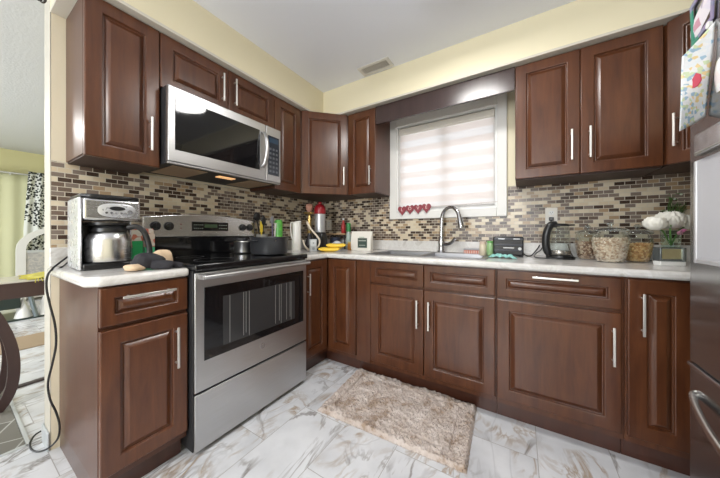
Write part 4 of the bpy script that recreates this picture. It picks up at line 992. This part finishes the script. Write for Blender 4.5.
# mirrored box and flowers
MIR = mat('mirror', (.80, .80, .78), .03, 1)
t = local('candle_holder', 'small mirrored box with a dark frame on a white block in front of the flowers', 'ornament', (2.628, -.350, CT), .35)
MB().box(-.052, .054, -.022, .022, .0006, .022).build('white_block', WHITEP, t, bevel=.003)
f = MB(); f.box(-.052, -.045, -.022, .022, .0225, .092); f.box(.042, .056, -.022, .022, .0225, .092); f.box(-.045, .042, -.022, .022, .0225, .034); f.box(-.045, .042, -.022, .022, .086, .092)
f.build('frame', mat('ornament_frame', (.22, .25, .26), .15, .7), t, bevel=.0015)
MB().box(-.045, .042, -.016, .016, .034, .086).build('mirror_face', mat('champagne_mirror', (.72, .72, .56), .08, 1), t)
vx, vy = 2.680, -.215
t = thing('flower_vase', 'slim glass vase holding the white flowers', 'vase', (vx, vy, CT))
MB().lathe([(.034, CT+.001), (.037, CT+.006), (.036, CT+.10), (.040, CT+.180)], (vx, vy), 28, True, False).build('vase_glass', GLASSG, t, smooth=60, fix=False)
MB().lathe([(.031, CT+.006), (.033, CT+.09)], (vx, vy), 20).build('vase_filling', mat('vase_stems', (.10, .16, .07), .4), t)
PET = mat('peony_petal', (.86, .84, .76), .6); PETG = mat('flower_green', (.10, .22, .05), .6)
def peony(c, r, seed, label):
    t = thing('peony', label, 'flower', tuple(c), 'white peonies in the vase'); rn = random.Random(seed); c = Vector(c)
    mb = MB()
    for layer in range(6):
        n = (4, 6, 8, 9, 10, 9)[layer]; R_ = r*(.62, .74, .84, .92, .98, 1.0)[layer]; el = (1.40, 1.15, .85, .52, .20, -.15)[layer]
        for i in range(n):
            a = 2*PI*i/n+layer*.9+rn.uniform(-.2, .2); ph = rn.uniform(0, 6)
            def pf(u, v, a=a, R_=R_, el=el, ph=ph):
                # a cupped petal lying on a sphere of radius R_, from below up to elevation el
                e_ = -1.25+(el+1.25)*v; aa = a+(u-.5)*2*.62*math.sin(PI*min(1, .2+v*.62))
                q = R_*(1+.09*math.sin(ph+u*11+v*3)*v+.05*v*v)
                return c+Vector((q*math.cos(e_)*math.cos(aa), q*math.cos(e_)*math.sin(aa), q*math.sin(e_)*.98))
            mb.grid(pf, 7, 7)
    mb.ball(c, r*.25, 10, 7)
    mb.build('petals', PET, t, smooth=80, fix=False)
    MB().tube([c+Vector((0, 0, -r*.5)), (c+Vector((vx, vy, CT+.17)))*.5+Vector((0, 0, -.02)), (vx, vy, CT+.10)], .004, 6).build('stem', PETG, t)
peony(W3(655, 222.5, 1.39), .044, 1, 'white peony leaning out at the left of the bouquet')
peony(W3(669.5, 219, 1.45), .058, 2, 'largest white peony in the middle of the bouquet')
peony(W3(687, 221, 1.47), .050, 3, 'white peony at the right of the bouquet by the fridge edge')
t = thing('flower_sprig', 'leafy green sprigs with tiny pale buds rising above the white peonies', 'greenery', (vx, vy, CT+.2))
mb = MB(); mb2 = MB(); rn = random.Random(8)
for i in range(40):
    q = W3(rn.uniform(666, 694), rn.uniform(195, 214), 1.58+rn.uniform(-.04, .06)); base = Vector((vx, vy, CT+.2))
    mid = (q+base)/2+Vector((rn.uniform(-.02, .02), rn.uniform(-.02, .02), .02))
    mb.tube(smoothpts([base, mid, q], 3), .0013, 5)
    for k in range(5):
        p = q+Vector((rn.uniform(-.022, .022), rn.uniform(-.022, .022), rn.uniform(-.025, .018)))
        if rn.random() < .42: mb2.ball(p, .0065, 7, 5)
        else: mb.ball(p, .011, 7, 5, (1.2, .6, .15), Matrix.Rotation(rn.uniform(0, 3), 3, 'Z') @ Matrix.Rotation(rn.uniform(-1, 1), 3, 'X'))
mb.build('leaves', PETG, t, smooth=80, fix=False); mb2.build('buds', mat('bud_pale', (.72, .78, .66), .6), t, smooth=80, fix=False)['kind'] = 'stuff'
mb = MB()
for i in range(5): mb.ball(W3(681+rn.uniform(-3, 3), 231+rn.uniform(-2, 3), 1.38+rn.uniform(0, .03)), .010, 8, 6, (1.2, .9, .6))
t = solo('pink_blossom', mb, mat('blossom_pink', (.55, .16, .32), .6), 'small pink blossoms below the white peonies', 'flower', tuple(W3(681, 231, 1.39)), smooth=80)

# ------------------------------------------------------------------ papers on the fridge
def sheet(name, label, corners, m, cat, sag=.0, edge=None):
    a, b_, c, d = [Vector(p) for p in corners]   # top-left, top-right, bottom-right, bottom-left
    n = (b_-a).cross(d-a).normalized()
    def f(u, v):
        p = (a*(1-u)+b_*u)*(1-v)+(d*(1-u)+c*u)*v
        return p+n*sag*math.sin(PI*u)*(.4+.6*v)+n*.004*math.sin(7*v+2*u)
    loc = tuple((a+b_)/2)
    return solo(name, MB().grid(f, 14, 20), m, label, cat, loc, solid=.0006, smooth=80, fix=False)
FLY = patch('flyer_print', [(.80, .80, .80), (.78, .80, .82), (.35, .50, .62), (.80, .80, .78), (.80, .62, .30), (.82, .82, .82), (.62, .70, .45), (.84, .83, .82)], 110, .4)
def onf(u, v, x):   # point on the plane at distance x
    d = _F+_R*((u-CPX)/FPX)+Vector((0, 0, 1))*((CPY-v)/FPX); return CAM+d*((x-CAM.x)/d.x)
sheet('flyer', 'white printed flyer with a red picture curling off the fridge door', [onf(682, 57, 2.385), onf(715.5, 20, 2.444), onf(706, 116, 2.444), onf(679.5, 131, 2.375)], FLY, 'flyer', .006)
def redspot():
    pts = [(686, 88), (689, 83), (693, 80), (697, 73), (701, 74), (702, 80), (698, 86), (690, 90)]
    mb = MB(); a = [onf(u, v, 2.400+.0018*(u-689)) for u, v in pts]; b_ = [p+Vector((-.003, -.002, 0)) for p in a]
    return mb.rings([a, b_])
rs_ = redspot().build('flyer_picture', mat('flyer_red', (.55, .06, .10), .45), None)
fo = bpy.data.objects['flyer']; rs_.parent = fo; rs_.matrix_parent_inverse = Matrix.Translation(-Vector(fo.location))
PIC = patch('child_picture', [(.62, .60, .66), (.50, .25, .32), (.66, .62, .70), (.40, .35, .45), (.70, .66, .70)], 30, .4)
ps = sheet('picture_card', 'picture card in a green and lilac frame above the flyer on the fridge', [onf(691, 8, 2.446), onf(716, -36, 2.446), onf(714, 18, 2.446), onf(693, 48, 2.446)], PIC, 'picture')
fr_ = MB()
cs = [onf(691, 8, 2.444), onf(716, -36, 2.444), onf(714, 18, 2.444), onf(693, 48, 2.444)]
cc = sum(cs, Vector())/4; inn = [cc+(p-cc)*.80 for p in cs]
for i in range(4):
    j = (i+1) % 4; a_, b_, c_, d_ = cs[i], cs[j], inn[j], inn[i]; o_ = Vector((-.003, 0, 0))
    fr_.hexa([a_, b_, c_, d_, a_+o_, b_+o_, c_+o_, d_+o_])
q_ = fr_.build('card_frame', patch('card_frame_green', [(.04, .20, .13), (.26, .22, .36), (.04, .24, .16), (.22, .22, .34)], 14, .4), None); q_.parent = ps; q_.matrix_parent_inverse = Matrix.Translation(-Vector(ps.location))
sheet('note_paper', 'pink and white note hanging at the frame edge of the fridge door', [onf(716.5, 32, 2.447), onf(740, 10, 2.447), onf(740, 110, 2.447), onf(716.5, 99, 2.447)], patch('note_print', [(.80, .72, .72), (.78, .60, .62), (.82, .80, .80)], 22, .5), 'paper')
MB_ = MB().disc((2.4445, onf(712, 24, 2.447).y, onf(712, 24, 2.447).z), (-1, 0, 0), .010, .006, 16)
solo('fridge_magnet', MB_, WHITEP, 'small round white magnet above the printed flyer', 'magnet', (2.444, onf(712, 24, 2.447).y, onf(712, 24, 2.447).z))

# ------------------------------------------------------------------ dining side, seen past the wall end
t = thing('dining_table', 'dark wood dining table with a curved bow leg beyond the wall end', 'table', (-.8, -2.4, 0))
tx0, tx1, ty0, ty1, tz = -.955, -.640, -3.2, -1.72, .782
MB().box(tx0-.008, tx1+.004, ty0-.01, ty1+.01, tz-.010, tz).build('tabletop', mat('tabletop_pale', (.60, .57, .52), .2), t, bevel=.004)
MB().box(tx0, tx1, ty0, ty1, tz-.105, tz-.0105).build('apron', TABLEW, t, bevel=.003)
def bow(x):
    cpt = []
    for u, v in ((-30, 298), (-10, 311), (3, 328), (11, 346), (14, 365), (12, 385), (5, 401), (-6, 414), (-22, 426)):
        d = _F+_R*((u-CPX)/FPX)+Vector((0, 0, 1))*((CPY-v)/FPX); p = CAM+d*((-.66-CAM.x)/d.x); p.x = x; p.z = min(p.z, tz-.12); cpt.append(p)
    P = smoothpts(cpt, 4); rr = []
    for i, p in enumerate(P):
        tt = (P[min(i+1, len(P)-1)]-P[max(i-1, 0)]).normalized(); nn = Vector((1, 0, 0)).cross(tt).normalized()
        w = .024; h = .012
        rr.append([p+nn*w+Vector((h, 0, 0)), p-nn*w+Vector((h, 0, 0)), p-nn*w-Vector((h, 0, 0)), p+nn*w-Vector((h, 0, 0))])
        for q in rr[-1]: q.z = max(q.z, .0085)
    return MB().rings(rr)
bow(-.66).build('leg', TABLEW, t, bevel=.003); bow(-.93).build('leg', TABLEW, t, bevel=.003)
# yellow runner with a fringe on the table end
def runf(u, v):
    return (-.93+.30*u, -1.99+.24*v+.012*math.sin(9*u)*(1-v), tz+.006+.007*math.sin(8*u+5*v)*min(1, 3*v+.2)+.035*v*(.4+.6*u)+.004*math.sin(21*u)*v)
YC = mat('runner_yellow', (.58, .52, .10), .85)
t = thing('table_runner', 'rumpled yellow fringed cloth lying on the dining table end', 'cloth', (-.8, -1.9, tz))
MB().grid(runf, 34, 14).build('runner_cloth', YC, t, solid=.004, smooth=70, fix=False)
mb = MB(); rn = random.Random(5)
for i in range(60):
    p = Vector(runf(i/59, 0)); q = p+Vector((rn.uniform(-.01, .01), -.022-rn.uniform(0, .015), -.001)); q.z = tz+.004; mb.tube([p, q], .0025, 4)
for i in range(24):
    p = Vector(runf(1, i/23)); q = p+Vector((.022, rn.uniform(-.006, .006), -.012-rn.uniform(0, .012))); mb.tube([p, q], .0025, 4)
mb.build('fringe', YC, t, smooth=0, fix=False)['kind'] = 'stuff'
# far wall: rod, curtains, white arched screen, low black stand
t = thing('curtain_rod', 'thin white rod across the far dining wall', 'curtain rod', (-4.95, -2.6, 2.03))
MB().tube([(-4.90, -4.3, 2.045), (-4.90, -1.50, 2.030)], .014, 10).build('rod', mat('rod_gray', (.55, .55, .50), .4), t)
for yy_ in (-3.9, -1.72): MB().box(-5.066, -4.895, yy_-.008, yy_+.008, 2.000, 2.022).build('bracket', mat('rod_bracket', (.50, .50, .46), .4), t)
def drape(y0, y1, z0, z1, amp, k, x=-4.93, taper=None):
    def f(u, v):
        a, b_ = (y0, y1) if not taper else taper(v)
        return (x+amp*math.sin(k*u), a+(b_-a)*u, z1+(z0-z1)*v)
    return MB().grid(f, 160, 12)
solo('curtain', drape(-4.2, -1.50, .03, 2.04, .012, 90), mat('sheer_yellow_curtain', (.66, .66, .42), .8), 'plain pale yellow green curtain across the far dining wall', 'curtain', (-4.93, -2.9, 0), solid=.003, smooth=80, fix=False)
def floral():
    m, nt, b = nodemat('floral_fabric'); v = coords(nt)
    n1 = noise(nt, v, 2.6, 2, .5, .6); vo = nt.nodes.new('ShaderNodeTexVoronoi'); vo.inputs['Scale'].default_value = 30; nt.links.new(v, vo.inputs['Vector'])
    leaf = math_(nt, 'LESS_THAN', vo.outputs['Distance'], .50); msk = math_(nt, 'GREATER_THAN', n1, .46)
    c = mix(nt, math_(nt, 'MULTIPLY', leaf, msk), (.78, .80, .76), (.035, .04, .035)); nt.links.new(c, b.inputs['Base Color']); b.inputs['Roughness'].default_value = .85
    return m
def ft(v): return (-1.545-.05*min(1, v*2.2)+.0*v, -1.10)
solo('curtain', drape(0, 0, .012, 2.08, .02, 26, -4.86, ft), floral(), 'white curtain with black leaf pattern hanging beside the wall end', 'curtain', (-4.86, -1.3, 0), solid=.003, smooth=80, fix=False)
t = thing('arched_screen', 'white arched frame panel with gray lower panel against the far wall', 'screen', (-4.7, -1.2, 0))
sx = -4.72; ya, yb, zs = -1.685, -.70, .82
arc_o = [(ya, .02), (ya, zs)]; arc_i = [(ya+.10, .02), (ya+.10, zs)]
cy = (ya+yb)/2; Ro = (yb-ya)/2
for i in range(1, 16):
    a = PI-PI*i/16; arc_o.append((cy+Ro*math.cos(a), zs+Ro*.75*math.sin(a))); arc_i.append((cy+(Ro-.10)*math.cos(a), zs+(Ro*.75-.08)*math.sin(a)))
arc_o += [(yb, zs), (yb, .02)]; arc_i += [(yb-.10, zs), (yb-.10, .02)]
mb = MB(); rr = [[(sx-.03, *a), (sx+.03, *a), (sx+.03, *b_), (sx-.03, *b_)] for a, b_ in zip(arc_o, arc_i)]
mb.rings(rr).build('arch_frame', WHITE, t, bevel=.003)
MB().box(sx-.02, sx+.02, ya+.10, yb-.10, .76, .80).build('crossbar', mat('crossbar_silver', (.55, .57, .57), .3), t, bevel=.003)
MB().box(sx-.012, sx+.012, ya+.10, yb-.10, .03, .76).build('gray_panel', patch('woven_gray', [(.46, .44, .42), (.52, .50, .47), (.42, .41, .40), (.56, .53, .48)], 45, .7), t)
t = thing('low_stand', 'low black open stand on gray legs in the dining room', 'stand', (-3.6, -1.8, 0))
BT = mat('stand_green_black', (.025, .04, .035), .3); LGY = mat('stand_leg_gray', (.20, .24, .26), .35, .4)
P0 = lambda u, v, w: W3(u, v, w)
MB().box(-3.75, -3.25, -2.65, -1.72, .335, .36).build('top_rail', BT, t, bevel=.003)
MB().box(-3.70, -3.28, -2.60, -1.78, .15, .335).build('black_box', BT, t, bevel=.004)
MB().box(-3.75, -3.25, -2.65, -1.55, .0, .02).build('base_bar', BT, t, bevel=.003)
for yy_ in (-2.55, -1.66): MB().tube([(-3.26, yy_, .02), (-3.26, yy_-.04, .24), (-3.26, yy_-.06, .36)], .022, 8).build('leg', LGY, t)
for y_, lab_ in ((-1.755, 'white cone left of the gray stand leg'), (-1.585, 'white cone right of the gray stand leg')):
    solo('paper_cone', MB().lathe([(.075, .0225), (.073, .03), (.008, .26), (.002, .265)], (-3.33, y_), 20), WHITEP, lab_, 'ornament', (-3.33, y_, .0225), smooth=50)
# floor mats of the dining side
solo('brown_mat', MB().box(-2.42, -1.92, -2.9, -1.35, .0006, .008), mat('mat_tan_brown', (.36, .27, .18), .9), 'tan brown flat mat on the dining floor beyond the table', 'mat', (-2.3, -2.1, 0), bevel=.002)
def rugm():
    m, nt, b = nodemat('gray_rug_weave'); br = nt.nodes.new('ShaderNodeTexBrick'); br.inputs['Scale'].default_value = 1
    nt.links.new(coords(nt, rot=(0, 0, .5)), br.inputs['Vector']); br.inputs['Brick Width'].default_value = .42; br.inputs['Row Height'].default_value = .14; br.inputs['Mortar Size'].default_value = .004
    br.inputs['Color1'].default_value = (.15, .145, .125, 1); br.inputs['Color2'].default_value = (.20, .19, .17, 1); br.inputs['Mortar'].default_value = (.42, .42, .40, 1)
    nt.links.new(br.outputs['Color'], b.inputs['Base Color']); b.inputs['Roughness'].default_value = .7; return m
t = thing('gray_rug', 'dark gray rug with pale line pattern under the dining table', 'rug', (-1.0, -2.6, 0))
MB().box(-1.9, -.155, -3.4, -2.075, .0006, .007).build('rug_weave', rugm(), t, bevel=.002)
MB().box(-1.9, -.150, -2.074, -2.060, .0006, .008).box(-.154, -.140, -3.4, -2.075, .0006, .008).build('rug_border', mat('rug_border_pale', (.50, .52, .52), .7), t)
solo('threshold_bar', MB().box(-1.02, -.98, -2.04, -1.2, .0006, .014), mat('bar_dark', (.05, .035, .035), .5), 'dark bar lying on the floor tiles under the dining table', 'bar', (-1, -2, 0), bevel=.003)
# wrought iron lamp whose lowest scroll just enters the frame
t = thing('pendant_lamp', 'black wrought iron scroll lamp hanging at the wall end, only its tip visible', 'lamp', (.0, -2.13, ZC))
px_, py_ = W3(42.5, -8, 1.14).x, W3(42.5, -8, 1.14).y
IR = mat('wrought_iron', (.03, .028, .026), .4, .5)
zb_ = W3(42.5, 5, 1.14).z
MB().lathe([(.05, ZC-.001), (.05, ZC-.015), (.01, ZC-.03)], (px_, py_), 20).build('ceiling_rose', IR, t)
MB().tube([(px_, py_, ZC-.03), (px_, py_, zb_+.045)], .004, 8).build('rod', IR, t)
sp_ = [(px_+_R.x*(.003+.017*s)*math.cos(9*s+.5), py_+_R.y*(.003+.017*s)*math.cos(9*s+.5), zb_+.022+(.003+.017*s)*math.sin(9*s+.5)) for s in [i/30 for i in range(31)]]
MB().tube(sp_, .0038, 8).build('scroll', IR, t)
for o in bpy.data.objects:
    for k in ('_o', '_r'):
        if k in o.keys(): del o[k]
